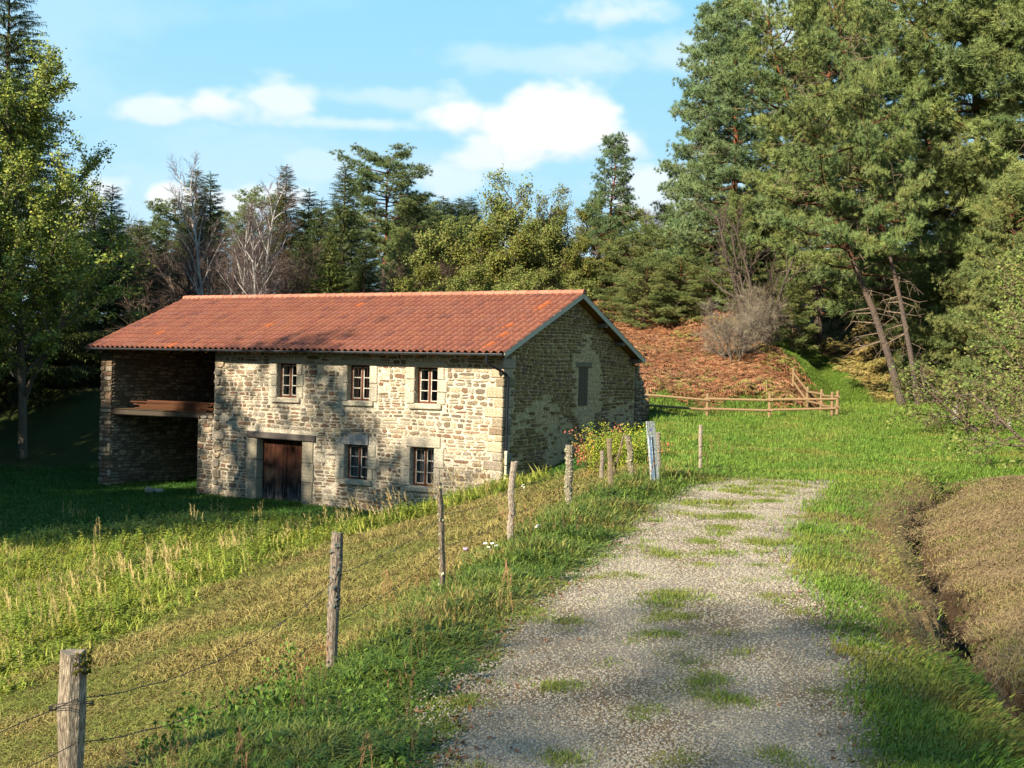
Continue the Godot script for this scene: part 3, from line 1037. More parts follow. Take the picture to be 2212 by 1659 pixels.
	for y in [1.5, -0.2, -1.5]:
		mb = MB.new()
		tube(mb, [Vector3(0.115, y, -0.16), Vector3(0.115, y + 0.03, -0.16)], [0.056, 0.056], 9, rgb(40, 42, 46), true)
		box(mb, Vector3(0.0, y + 0.005, -0.17), Vector3(0.07, y + 0.025, -0.15), rgb(40, 42, 46))
		obj("clip", mb.mesh(), M.zinc, DP)
	# planks stacked in the loft
	var bs := Basis(Vector3.UP, HOUSE_TURN)
	for p in 14:
		mb = MB.new()
		var L := r.randf_range(3.6, 4.8)
		block(mb, Transform3D(Basis(), Vector3(0, 0, 0)), Vector3(L, 0.05, 0.24), 0.004, vary(rgb(104, 68, 46), r, 0.2))
		var o := obj("loft_plank", mb.mesh(), M.board_wood)
		tag(o, "brown plank in the pile lying on the barn loft", "plank", "planks piled in the barn loft")
		o.position = HOUSE + bs * Vector3(-16.6 + r.randf_range(-0.5, 0.5), -0.118 + (p / 2) * 0.054, -0.5 - (p % 2) * 0.27 - r.randf() * 0.03)
		o.rotation.y = HOUSE_TURN + r.randf_range(-0.015, 0.015)


# ------------------------------------------------------------------ fences
func post_mesh(r: RandomNumberGenerator, pts: Array, rad: Array, col: Color, square := 0.0) -> MB:
	var mb := MB.new()
	var n := 9
	var ph := r.randf() * TAU
	var dents := []
	for k in n: dents.append(r.randf_range(0.82, 1.12))
	var rings := []
	for i in pts.size():
		var ring := []
		for k in n:
			var t := TAU * k / n
			var q: float = rad[i] * dents[k] * r.randf_range(0.95, 1.05)
			if square > 0.0: q *= lerpf(1.0, 1.0 / maxf(absf(cos(t + ph)), absf(sin(t + ph))), square)
			ring.append(pts[i] + Vector3(cos(t) * q, (r.randf_range(-0.012, 0.012) if i == pts.size() - 1 else 0.0), sin(t) * q))
		rings.append(ring)
	for i in pts.size() - 1:
		for k in n:
			var m := (k + 1) % n
			mb.quad(rings[i][k], rings[i][m], rings[i + 1][m], rings[i + 1][k], col)
	for k in n:
		mb.tri(rings[-1][k], rings[-1][(k + 1) % n], pts[-1] + Vector3(0, -0.004, 0), col)
	return mb

func bend(base: Vector3, top: Vector3, wobble: float, r: RandomNumberGenerator, n := 7) -> Array:
	var pts := []
	for i in n:
		var t := i / float(n - 1)
		var s := sin(t * PI)
		pts.append(base.lerp(top, t) + Vector3(r.randf_range(-1, 1), 0, r.randf_range(-1, 1)) * wobble * s)
	return pts

func lichen(mb: MB, pts: Array, rad: float, n: int, col: Color, r: RandomNumberGenerator, lo := 0.1, hi := 0.95) -> void:
	for k in n:
		var t := r.randf_range(lo, hi) * (pts.size() - 1)
		var i := int(t)
		var c: Vector3 = pts[i].lerp(pts[mini(i + 1, pts.size() - 1)], t - i)
		var a := r.randf() * TAU
		var s := r.randf_range(0.008, 0.026)
		var p := c + Vector3(cos(a), 0, sin(a)) * (rad * 1.0)
		mb.add(Transform3D(Basis.from_euler(Vector3(r.randf() * 6, r.randf() * 6, r.randf() * 6)).scaled(Vector3.ONE * s), p), stone_shapes[k % 14], vary(col, r, 0.2))

func fences() -> void:
	var r := rng(91)
	var fence := thing("wire_fence", "barbed wire fence on old grey wooden posts beside the track", "fence", Vector3.ZERO)
	# photo position of foot and top, distance, radius, grey tone
	var spec := [
		[[150, 1800], [156, 1405], 5.1, 0.052, [168, 154, 132], 0.0, 0.75],
		[[712, 1490], [728, 1150], 7.5, 0.027, [146, 134, 118], 0.004, 0.8],
		[[955, 1305], [948, 1043], 10.3, 0.026, [138, 124, 106], 0.012, 0.0],
		[[1102, 1196], [1112, 998], 13.2, 0.036, [172, 160, 142], 0.02, 0.0],
		[[1227, 1116], [1229, 962], 16.7, 0.048, [150, 142, 122], 0.012, 0.0],
		[[1321, 1074], [1316, 948], 19.6, 0.042, [146, 132, 106], 0.006, 0.0],
		[[1367, 1046], [1355, 940], 22.0, 0.052, [158, 146, 122], 0.03, 0.0],
		[[1424, 1046], [1421, 934], 23.0, 0.044, [160, 152, 136], 0.012, 0.0]]
	var tops := []
	for k in spec.size():
		var s = spec[k]
		var base := at_d(s[0][0], s[0][1], s[2])
		base.y = th(base.x, base.z) - 0.12
		var top := at_d(s[1][0], s[1][1], s[2])
		var pts := bend(base, top, s[5], r)
		if k == 3:
			pts[4] += Vector3(-0.035, 0, 0); pts[5] += Vector3(-0.02, 0, 0)
		var rad := []
		for i in pts.size(): rad.append(s[3] * r.randf_range(0.9, 1.1))
		var c := rgb(s[4][0], s[4][1], s[4][2])
		var mb := post_mesh(r, pts, rad, c, s[6])
		var P := obj("post", mb.mesh(), M.old_wood, fence)
		if k in [1, 2, 4, 6, 7]:
			mb = MB.new()
			lichen(mb, pts, s[3], [0, 90, 30, 0, 240, 0, 170, 60][k], [rgb(96, 98, 92), rgb(96, 100, 92), rgb(176, 172, 140), rgb(170, 168, 140), rgb(172, 168, 134), rgb(0, 0, 0), rgb(176, 172, 128), rgb(170, 160, 110)][k], r, 0.55 if k == 1 else 0.12, 0.97)
			obj("lichen", mb.mesh(), M.stone, P).set_meta("kind", "stuff")
		if k == 0:
			mb = MB.new()
			for t in [0, 1]:
				var ring := []
				for a in 13:
					ring.append(base.lerp(top, 0.70 + t * 0.012) + Vector3(cos(a * TAU / 12) * 0.088, sin(a * TAU / 12 + 0.5) * 0.03, sin(a * TAU / 12) * 0.088))
				var rr := []
				rr.resize(13); rr.fill(0.0022)
				tube(mb, ring, rr, 4, rgb(64, 60, 56))
			obj("wire_tie", mb.mesh(), M.wire, P)
			mb = MB.new()
			for q in 60:
				var a := r.randf_range(-0.6, 1.2)
				mb.add(Transform3D(Basis.from_euler(Vector3(r.randf() * 6, r.randf() * 6, 0)).scaled(Vector3.ONE * r.randf_range(0.006, 0.014)), top + Vector3(cos(a) * 0.07, -r.randf() * 0.09, sin(a) * 0.07 )), stone_shapes[q % 14], vary(rgb(92, 90, 34), r))
			obj("moss", mb.mesh(), M.stone, P).set_meta("kind", "stuff")
		tops.append([base, top])
	# strands: where they pass each post, as a share of its height
	var off := [tops[0][0] + Vector3(-0.9, 0.0, 2.2), tops[0][1] + Vector3(-0.9, 0.0, 2.2)]
	var line := [off] + tops
	for share in [0.76, 0.5, 0.24]:
		var pts := []
		var rad := []
		var barbs := []
		for k in line.size() - 1:
			var a: Vector3 = line[k][0].lerp(line[k][1], share + (0.02 * sin(k * 3.0 + share * 9.0)))
			var b: Vector3 = line[k + 1][0].lerp(line[k + 1][1], share + (0.02 * sin(k * 3.0 + 3.0 + share * 9.0)))
			a += Vector3(0.04, 0, 0.03); b += Vector3(0.04, 0, 0.03)
			for i in 16:
				var t := i / 16.0
				var p := a.lerp(b, t) + Vector3(0, -4.0 * t * (1 - t) * (0.05 if k != 1 else 0.14) + 0.004 * sin(i * 2.3 + k), 0)
				pts.append(p); rad.append(0.0023)
				if i % 2 == 1: barbs.append(p)
		var mb := MB.new()
		tube(mb, pts, rad, 4, rgb(70, 62, 54))
		for p in barbs:
			for q in 2:
				var d := Vector3(r.randf_range(-1, 1), r.randf_range(-1, 1), r.randf_range(-1, 1)).normalized() * 0.018
				tube(mb, [p - d, p + d], [0.002, 0.002], 3, rgb(70, 62, 54))
		obj("barbed_wire", mb.mesh(), M.wire, fence)
	# loose sticks and posts behind the fence
	for s in [[[1300, 1034], [1301, 974], 24.0, 0.036, [168, 156, 136], "short pale post standing just behind the wire fence"],
			[[1322, 1012], [1348, 940], 24.5, 0.022, [152, 136, 110], "thin pole leaning against a fence post by the bush"],
			[[1388, 1040], [1412, 1018], 22.4, 0.016, [168, 152, 128], "short stick propped low against the fence by the panel"],
			[[1512, 1026], [1514, 918], 23.4, 0.032, [176, 164, 142], "lone pale gate post with a wire loop on the lawn"]]:
		var base := at_d(s[0][0], s[0][1], s[2])
		if s[5].begins_with("short pale") or s[5].begins_with("lone"): base.y = th(base.x, base.z) - 0.1
		var top := at_d(s[1][0], s[1][1], s[2] - (0.4 if s[3] < 0.03 else 0.0))
		if s[5].begins_with("thin") or s[5].begins_with("short stick"): base.y = th(base.x, base.z) - 0.03
		var T := thing("wooden_post" if s[3] > 0.03 else "wooden_pole", s[5], "post" if s[3] > 0.03 else "pole", base)
		var pts := bend(Vector3.ZERO, top - base, 0.008, r)
		var rad := []
		for i in pts.size(): rad.append(s[3] * r.randf_range(0.9, 1.1))
		obj("shaft", post_mesh(r, pts, rad, rgb(s[4][0], s[4][1], s[4][2]), 0.5).mesh(), M.old_wood, T)
		if s[5].begins_with("lone"):
			var mb := MB.new()
			for h in [0.42, 0.62]:
				var ring := []
				for a in 15:
					ring.append(Vector3(0.02 + cos(a * TAU / 14) * (0.05 if h > 0.5 else 0.075), h * 0.9 + (0.06 * sin(a * TAU / 14 + 1.0) if h < 0.5 else 0.0), sin(a * TAU / 14) * 0.06))
				var rr := []
				rr.resize(15); rr.fill(0.006)
				tube(mb, ring, rr, 4, rgb(92, 64, 50))
			tube(mb, [Vector3(0.09, 0.45, 0.03), Vector3(0.13, 0.3, 0.04), Vector3(0.12, 0.15, 0.05)], [0.006, 0.006, 0.006], 4, rgb(80, 60, 48))
			obj("wire_loop", mb.mesh(), M.wire, T)
	# the leaning metal panel with its blue edge
	var pb := at_d(1416, 1060, 20.2)
	pb.y = th(pb.x, pb.z) - 0.04
	var pt := at_d(1404, 910, 20.5)
	var S := thing("metal_panel", "narrow pale metal panel with a blue stripe leaning on the fence", "panel", pb)
	var ax := pt - pb
	var bs := Basis(Vector3(0, 0, 1).cross(ax).normalized() * -1.0, ax.normalized(), Vector3.ZERO)
	bs.x = ax.cross(Vector3(0, 0, 1)).normalized()
	bs.z = bs.x.cross(bs.y)
	bs = bs * Basis(Vector3.UP, 0.25)
	var L := ax.length()
	var mb := MB.new()
	block(mb, Transform3D(bs, bs * Vector3(0.015, L / 2, 0)), Vector3(0.13, L, 0.012), 0.003, rgb(128, 136, 128))
	obj("sheet", mb.mesh(), M.paint, S)
	mb = MB.new()
	block(mb, Transform3D(bs, bs * Vector3(-0.035, L * 0.40, 0.022)), Vector3(0.030, L * 0.74, 0.03), 0.004, rgb(92, 124, 156))
	obj("blue_edge", mb.mesh(), M.paint, S)
	mb = MB.new()
	block(mb, Transform3D(bs, bs * Vector3(-0.058, L * 0.40, 0.024)), Vector3(0.012, L * 0.75, 0.036), 0.003, rgb(170, 176, 172))
	block(mb, Transform3D(bs, bs * Vector3(-0.014, L * 0.40, 0.024)), Vector3(0.008, L * 0.75, 0.034), 0.002, rgb(170, 176, 172))
	block(mb, Transform3D(bs, bs * Vector3(-0.066, L / 2 + 0.001, 0.004)), Vector3(0.010, L - 0.01, 0.03), 0.002, rgb(170, 176, 172))
	obj("white_trim", mb.mesh(), M.paint, S)
	mb = MB.new()
	block(mb, Transform3D(bs, bs * Vector3(0.0, L * 0.885, 0.0075)), Vector3(0.05, 0.016, 0.004), 0.001, rgb(84, 104, 172))
	block(mb, Transform3D(bs, bs * Vector3(0.0, L * 0.86, 0.0075)), Vector3(0.036, 0.012, 0.004), 0.001, rgb(84, 104, 172))
	obj("blue_mark", mb.mesh(), M.paint, S)
	# round rail fence behind the barn: posts by photo position and distance
	var rf := thing("rail_fence", "new round log rail fence with two rails below the bracken slope", "fence", Vector3.ZERO)
	var pp := []
	for s in [[1290, 58.0], [1398, 57.0], [1527, 56.0], [1662, 54.4], [1797, 53.4]]:
		var p := at_d(s[0], 900, s[1]); p.y = th(p.x, p.z); pp.append(p)
	var pq := []
	for s in [[1808, 54.6], [1774, 57.0], [1743, 59.4], [1712, 61.8]]:
		var p := at_d(s[0], 880, s[1]); p.y = th(p.x, p.z); pq.append(p)
	var wood := rgb(160, 134, 98)
	for p: Vector3 in pp + pq:
		mb = MB.new()
		tube(mb, [p + Vector3(0, -0.3, 0), p + Vector3(r.randf_range(-0.02, 0.02), 1.06 + r.randf() * 0.06, 0), p + Vector3(0, 1.10, 0)], [0.075, 0.07, 0.055], 10, vary(wood, r, 0.08), true)
		obj("post", mb.mesh(), M.board_wood, rf)
	for run in [pp, pq]:
		for k in run.size() - 1:
			for h in [0.40, 0.86]:
				mb = MB.new()
				var a: Vector3 = run[k] + Vector3(0, h + r.randf_range(-0.02, 0.03), 0)
				var b: Vector3 = run[k + 1] + Vector3(0, h + r.randf_range(-0.06, 0.02), 0)
				var o := (b - a).normalized() * 0.14
				var side := Vector3(0, 0, 0.10)
				tube(mb, [a - o + side, a.lerp(b, 0.5) + side, b + o + side], [0.055, 0.052, 0.05], 9, vary(wood, r, 0.08), true)
				obj("rail", mb.mesh(), M.board_wood, rf)
	for s in [[2063, 915, 878, 48.0, "white marker stake below the pines beyond the lawn"], [2180, 930, 905, 45.0, "short white marker stake half hidden behind the bare branches"]]:
		var p := at_d(s[0], s[1], s[3]); p.y = th(p.x, p.z) - 0.05
		var t := at_d(s[0], s[2], s[3])
		var W := thing("marker_stake", s[4], "stake", p)
		obj("shaft", post_mesh(r, [Vector3.ZERO, Vector3(0, (t.y - p.y) / 2, 0), Vector3(0, t.y - p.y, 0)], [0.06, 0.06, 0.06], rgb(206, 204, 196), 0.5).mesh(), M.paint, W)
	# two pale boulders at the foot of the barn's end wall
	for s in [[325, 1030, 0.34, "pale boulder at the foot of the barn end wall"], [345, 1038, 0.26, "smaller pale boulder lying against the one by the barn wall"]]:
		var p := at_d(s[0], s[1], 52.5); p.y = th(p.x, p.z) + s[2] * 0.25
		var q := MB.new()
		q.add(Transform3D(Basis.from_euler(Vector3(-1.3, s[0] * 0.1, 0.2)).scaled(Vector3(s[2] * 1.5, s[2] * 0.9, s[2] * 1.1)), Vector3.ZERO), stone_shapes[int(s[2] * 10)], rgb(170, 164, 150))
		var o := obj("boulder", q.mesh(), M.granite)
		o.position = p
		tag(o, s[3], "boulder")

# ------------------------------------------------------------------ trees
var spray := []      # spruce sprays
var tuft := []       # pine needle tufts
var twig_leaf := []  # leafy twig ends: small, middle, heart-shaped
var bare_twig := []

func make_clusters() -> void:
	var r := rng(400)
	for s in 4:
		var m := MB.new()
		var L := 0.62
		for k in 7:
			var t := (k + 0.4) / 7.0
			var base := Vector3(0, t * L, -0.10 * t * t)
			for side in [-1, 1]:
				var ln := 0.26 * (1.0 - t * 0.65) * r.randf_range(0.75, 1.2)
				var tip := base + Vector3(side * ln * 0.85, ln * 0.6, -0.06 - r.randf() * 0.07)
				m.tri(base + Vector3(0, -0.022, 0), base + Vector3(0, 0.022, 0.0), tip, Color.WHITE)
				if k % 2 == 0:
					m.tri(base + Vector3(-0.02, 0, 0), base + Vector3(0.02, 0, 0), base + Vector3(side * 0.05, 0.03, -0.20 - r.randf() * 0.1), Color.WHITE)
		m.tri(Vector3(-0.022, 0, 0), Vector3(0.022, 0, 0), Vector3(0, L * 1.12, -0.1), Color.WHITE)
		spray.append(m.v)
	for s in 5:
		var m := MB.new()
		for k in 20:
			var d := Vector3(r.randfn(0, 0.62), r.randf_range(0.15, 1.0), r.randfn(0, 0.62)).normalized()
			var side := d.cross(Vector3(r.randf() - 0.5, r.randf() - 0.5, r.randf() - 0.5)).normalized() * 0.0115
			var o := Vector3(0, r.randf() * 0.10, 0)
			m.tri(o - side, o + side, o + d * r.randf_range(0.14, 0.26), Color.WHITE)
		tuft.append(m.v)
	for kind in 3:
		var set := []
		for s in 4:
			var m := MB.new()
			var n: int = [9, 8, 7][kind]
			var size: float = [0.075, 0.10, 0.125][kind]
			for k in n:
				var c := Vector3(r.randfn(0, 0.13), r.randf_range(-0.05, 0.3), r.randfn(0, 0.13))
				var b := Basis.from_euler(Vector3(r.randf_range(-1.1, 1.1), r.randf() * TAU, r.randf_range(-1.1, 1.1)))
				var w := size * r.randf_range(0.7, 1.15)
				var a := c + b * Vector3(0, 0, -w * 0.6)
				var e := c + b * Vector3(0, 0, w * 0.7)
				var l := c + b * Vector3(-w * 0.42, w * 0.08, -w * 0.05)
				var g := c + b * Vector3(w * 0.42, w * 0.08, -w * 0.05)
				m.tri(a, l, e, Color.WHITE); m.tri(a, e, g, Color.WHITE)
			set.append(m.v)
		twig_leaf.append(set)
	for s in 4:
		var m := MB.new()
		for k in 10:
			var o := Vector3(0, k * 0.05, 0)
			var d := Vector3(r.randfn(0, 0.5), 0.8, r.randfn(0, 0.5)).normalized()
			var side := d.cross(Vector3(r.randf() - 0.5, 0.2, r.randf() - 0.5)).normalized() * 0.007
			m.tri(o - side, o + side, o + d * r.randf_range(0.25, 0.5), Color.WHITE)
		bare_twig.append(m.v)

func make_spruce(sd: int, H: float, R: float, cols: Array, droop := 0.25) -> Array:
	var r := rng(sd)
	var wood := MB.new()
	var crown := MB.new()
	tube(wood, [Vector3(0, -0.4, 0), Vector3(0, H * 0.3, 0), Vector3(0, H * 0.7, 0), Vector3(0, H, 0)], [H * 0.013, H * 0.010, H * 0.005, 0.012], 7, rgb(88, 70, 56))
	var y := H * 0.05
	while y < H * 0.985:
		var t := y / H
		var rad := R * pow(1.0 - t, 0.8) * r.randf_range(0.8, 1.08) + 0.10
		var nb := 6 if t < 0.85 else 5
		var a0 := r.randf() * TAU
		for b in nb:
			var az := a0 + TAU * b / nb + r.randf_range(-0.3, 0.3)
			var L := rad * r.randf_range(0.7, 1.12)
			var out := Vector3(cos(az), 0, sin(az))
			var rise := lerpf(-droop, 0.75, pow(t, 1.6))
			var start := Vector3(0, y + r.randf_range(-0.12, 0.12), 0)
			var mid := start + out * L * 0.55 + Vector3(0, L * 0.55 * rise - L * 0.05, 0)
			var tip := start + out * L + Vector3(0, L * (rise + 0.10), 0)
			tube(wood, [start, mid, tip], [0.012 + L * 0.008, 0.01 + L * 0.004, 0.004], 3, rgb(82, 66, 54))
			var n := int(L / 0.30) + 1
			var across := out.cross(Vector3.UP)
			var col: Color = vary(cols[r.randi() % cols.size()], r, 0.2)
			for i in n:
				var f := lerpf(0.18, 0.96, (i + r.randf()) / n)
				var p := start.lerp(mid, f * 2.0) if f < 0.5 else mid.lerp(tip, f * 2.0 - 1.0)
				for side in [-1, 0, 1]:
					var q: Vector3 = p + across * side * L * 0.16 * (1.15 - f) * r.randf_range(0.3, 1.2)
					var dir: Vector3 = (out + across * side * 0.75 + Vector3(0, rise * 0.6 + r.randf_range(-0.25, 0.15), 0)).normalized()
					var bx := dir.cross(Vector3.UP).normalized()
					var s := r.randf_range(0.75, 1.15) * lerpf(1.0, 0.55, t * t)
					crown.add(Transform3D(Basis(bx, dir, bx.cross(dir)).scaled_local(Vector3.ONE * s), q), spray[r.randi() % 4], col)
		y += (0.20 + H * 0.013) * r.randf_range(0.8, 1.2) * lerpf(1.0, 0.7, t)
	crown.add(Transform3D(Basis(), Vector3(0, H - 0.5, 0)), spray[0], cols[0])
	return [wood.mesh(), crown.mesh(), H]

# shape: 0 cone, 1 broad old crown, 2 tall and full
func make_pine(sd: int, H: float, R: float, shape: int, from: float, nbr: int, cols: Array, dens: float, lean := Vector3.ZERO) -> Array:
	var r := rng(sd)
	var wood := MB.new()
	var crown := MB.new()
	var spine := []
	var rad := []
	for k in 9:
		var t := k / 8.0
		spine.append(Vector3(r.randfn(0, 0.012) * H * t, H * t - (0.5 if k == 0 else 0.0), r.randfn(0, 0.012) * H * t) + lean * t * H)
		rad.append(lerpf(H * (0.017 if lean == Vector3.ZERO else 0.0115), 0.02, pow(t, 0.8)))
	# bark turns from grey at the foot to orange above
	for k in 8:
		tube(wood, [spine[k], spine[k + 1]], [rad[k], rad[k + 1]], 9, rgb(112, 100, 90).lerp(rgb(158, 98, 66), sst(0.2, 0.5, k / 8.0)))
	for i in nbr:
		var t := lerpf(from, 0.985, (i + r.randf()) / nbr)
		var prof: float
		match shape:
			0: prof = pow(1.0 - t, 0.72) * 1.1 + 0.06
			1: prof = sqrt(maxf(0.05, 1.0 - pow((t - 0.72) / 0.32, 2.0))) * r.randf_range(0.5, 1.1)
			_: prof = sqrt(maxf(0.04, 1.0 - pow(maxf(0.0, t - 0.3) / 0.72, 2.0))) * r.randf_range(0.65, 1.1)
		var L := R * prof * r.randf_range(0.75, 1.12)
		var az := i * 2.39996 + r.randf_range(-0.5, 0.5)
		var out := Vector3(cos(az), 0, sin(az))
		var fk := t * 8.0
		var p0: Vector3 = spine[int(fk)].lerp(spine[mini(int(fk) + 1, 8)], fk - int(fk))
		var rise := lerpf(-0.12, 0.9, pow(t, 2.2)) if shape != 1 else r.randf_range(-0.05, 0.35)
		var p1 := p0 + out * L * 0.5 + Vector3(0, L * 0.5 * rise, 0)
		var p2 := p0 + out * L + Vector3(r.randf_range(-0.1, 0.1) * L, L * (rise + 0.16), r.randf_range(-0.1, 0.1) * L)
		tube(wood, [p0, p1, p2], [0.02 + L * 0.014, 0.012 + L * 0.008, 0.008], 4, rgb(120, 84, 60))
		var col: Color = cols[r.randi() % cols.size()]
		var nsub := int(2 + L * 1.7)
		for s in nsub:
			var f := lerpf(0.32, 1.0, (s + r.randf()) / nsub)
			var b := p0.lerp(p1, f * 2) if f < 0.5 else p1.lerp(p2, f * 2 - 1)
			var sl := (0.35 + L * 0.22 * (1.2 - f)) * r.randf_range(0.6, 1.2)
			var sa := az + (1 if s % 2 else -1) * r.randf_range(0.4, 1.2)
			var e := b + Vector3(cos(sa), r.randf_range(0.05, 0.5), sin(sa)) * sl
			tube(wood, [b, e], [0.012, 0.006], 3, rgb(112, 88, 68))
			for g in [0.55, 1.0]:
				var c := b.lerp(e, g)
				var n := int(dens * r.randf_range(7, 12))
				var pc := vary(col, r, 0.24)
				for q in n:
					var u := Vector3(r.randfn(0, 1), r.randfn(0, 0.55), r.randfn(0, 1)) * 0.19
					var up := (u.normalized() * 0.7 + Vector3(0, 0.8, 0) + out * 0.4).normalized()
					var sc := r.randf_range(0.8, 1.3)
					crown.add(Transform3D(basis_y(up, r.randf() * TAU).scaled_local(Vector3(sc, sc, sc)), c + u), tuft[r.randi() % 5], pc if q % 3 else vary(pc, r, 0.2))
	# dead twigs, long and pale inside the crown
	for i in int(H * 4.0):
		var t := r.randf_range(0.12, 0.85)
		var az := r.randf() * TAU
		var p0: Vector3 = spine[int(t * 8)].lerp(spine[int(t * 8) + 1], t * 8 - int(t * 8))
		var L := r.randf_range(0.5, 1.0) * (1.4 if t < from else R * (1.05 - t * 0.6))
		var p1 := p0 + Vector3(cos(az), r.randf_range(-0.35, 0.15), sin(az)) * L
		tube(wood, [p0, p1, p1 + Vector3(r.randf_range(-0.5, 0.5), -0.45, r.randf_range(-0.5, 0.5))], [0.03, 0.018, 0.008], 3, rgb(136, 120, 100))
		for q in 3:
			var b := p0.lerp(p1, r.randf_range(0.5, 1.0))
			tube(wood, [b, b + Vector3(r.randfn(0, 0.35), r.randfn(-0.2, 0.25), r.randfn(0, 0.35))], [0.012, 0.006], 3, rgb(144, 130, 110))
	return [wood.mesh(), crown.mesh(), H]

func grow(wood: MB, crown: MB, r: RandomNumberGenerator, p: Vector3, dir: Vector3, L: float, rad: float, lev: int, P: Dictionary) -> void:
	var n: int = 5 if lev == 0 else (4 if lev < 3 else 3)
	var pts := [p]
	var rads := [rad]
	var d := dir.normalized()
	var last: bool = lev >= P.levels
	for i in n:
		d = (d + Vector3(r.randfn(0, 1), r.randfn(0, 1), r.randfn(0, 1)) * P.wander * (0.5 if lev == 0 else 1.0) + Vector3(0, P.up * (1.0 if lev < P.levels else P.get("tip_up", 1.0)), 0)).normalized()
		pts.append(pts[-1] + d * L / n)
		rads.append(rad * lerpf(1.0, 0.35 if not last else 0.2, (i + 1.0) / n))
	var wc: Color = P.bark if lev < P.get("white_to", 2) else P.get("twig", P.bark)
	tube(wood, pts, rads, [8, 6, 4, 3, 3, 3][lev], wc)
	if lev >= P.leaf_from and P.leaf > 0.0:
		var m := int(P.leaf * L * r.randf_range(0.7, 1.3) + r.randf())
		for k in m:
			var f := r.randf_range(0.15, 1.05) * n
			var i := mini(int(f), n - 1)
			var q: Vector3 = pts[i].lerp(pts[i + 1], f - i) + Vector3(r.randfn(0, 1), r.randfn(0, 1), r.randfn(0, 1)) * 0.06
			var col: Color = P.cols[r.randi() % P.cols.size()]
			crown.add(Transform3D(basis_y((d + Vector3(r.randfn(0, 0.5), r.randfn(0, 0.5), r.randfn(0, 0.5))).normalized(), r.randf() * TAU).scaled_local(Vector3.ONE * r.randf_range(0.7, 1.2) * P.leaf_size), q), P.shapes[r.randi() % P.shapes.size()], vary(col, r, 0.22))
	if last: return
	var kids: int = P.kids[lev]
	for k in kids:
		var f := lerpf(P.start if lev == 0 else 0.25, 1.0, (k + r.randf()) / kids) * n
		var i := mini(int(f), n - 1)
		var q: Vector3 = pts[i].lerp(pts[i + 1], f - i)
		var ax: Vector3 = (pts[i + 1] - pts[i]).normalized()
		var az := k * 2.39996 + r.randf_range(-0.6, 0.6)
		var b := basis_y(ax)
		var ang: float = P.angle * r.randf_range(0.7, 1.25)
		var nd := (b * Vector3(cos(az) * sin(ang), cos(ang), sin(az) * sin(ang))).normalized()
		var taper := lerpf(1.1, 0.5, f / n) if lev == 0 and P.get("taper", true) else 1.0
		grow(wood, crown, r, q, nd, L * P.shrink * taper * r.randf_range(0.75, 1.2), maxf(rad * lerpf(0.62, 0.3, f / n), P.get("thin", 0.006)), lev + 1, P)

func make_broadleaf(sd: int, H: float, P: Dictionary, stems := 1, spread := 0.0) -> Array:
	var r := rng(sd)
	var wood := MB.new()
	var crown := MB.new()
	for s in stems:
		var az := TAU * s / stems + r.randf() * 0.8
		var lean := Vector3(cos(az), 0, sin(az)) * spread * r.randf_range(0.6, 1.3)
		grow(wood, crown, r, Vector3(cos(az), 0, sin(az)) * 0.12 * spread * stems + Vector3(0, -0.3, 0), Vector3(0, 1, 0) + lean, H * P.stem * (r.randf_range(0.75, 1.0) if s > 0 else 1.0), H * P.thick * (1.0 if s == 0 else 0.8), 0, P)
	var top := 0.0
	for v in crown.v: top = maxf(top, v.y)
	for v in wood.v: top = maxf(top, v.y)
	return [wood.mesh(), crown.mesh() if crown.v.size() > 0 else null, top]

func plant_tree(proto: Array, called: String, u: float, v: float, d: float, label: String, category: String, o := {}) -> Node3D:
	var top := at_d(u, v, d)
	return tree_at(proto, called, Vector3(top.x, 0, top.z), top.y, label, category, o)

func tree_at(proto: Array, called: String, at: Vector3, top_y: float, label: String, category: String, o := {}) -> Node3D:
	var g := th(at.x, at.z)
	var s: float = (top_y - g) / proto[2]
	var T := thing(called, label, category, Vector3(at.x, g - 0.1, at.z), o.get("turn", at.x * 7.0 + at.z * 3.0), o.get("group", ""))
	var wide: float = o.get("wide", 1.0)
	T.scale = Vector3(s * wide, s, s * wide)
	obj("trunk", proto[0], o.get("bark", M.bark), T)
	if proto[1] != null:
		obj("crown", proto[1], o.get("leaf", M.leaf), T)
	return T

func tint(base: String, c: Color) -> StandardMaterial3D:
	var m: StandardMaterial3D = M[base].duplicate()
	m.albedo_color = c
	return m

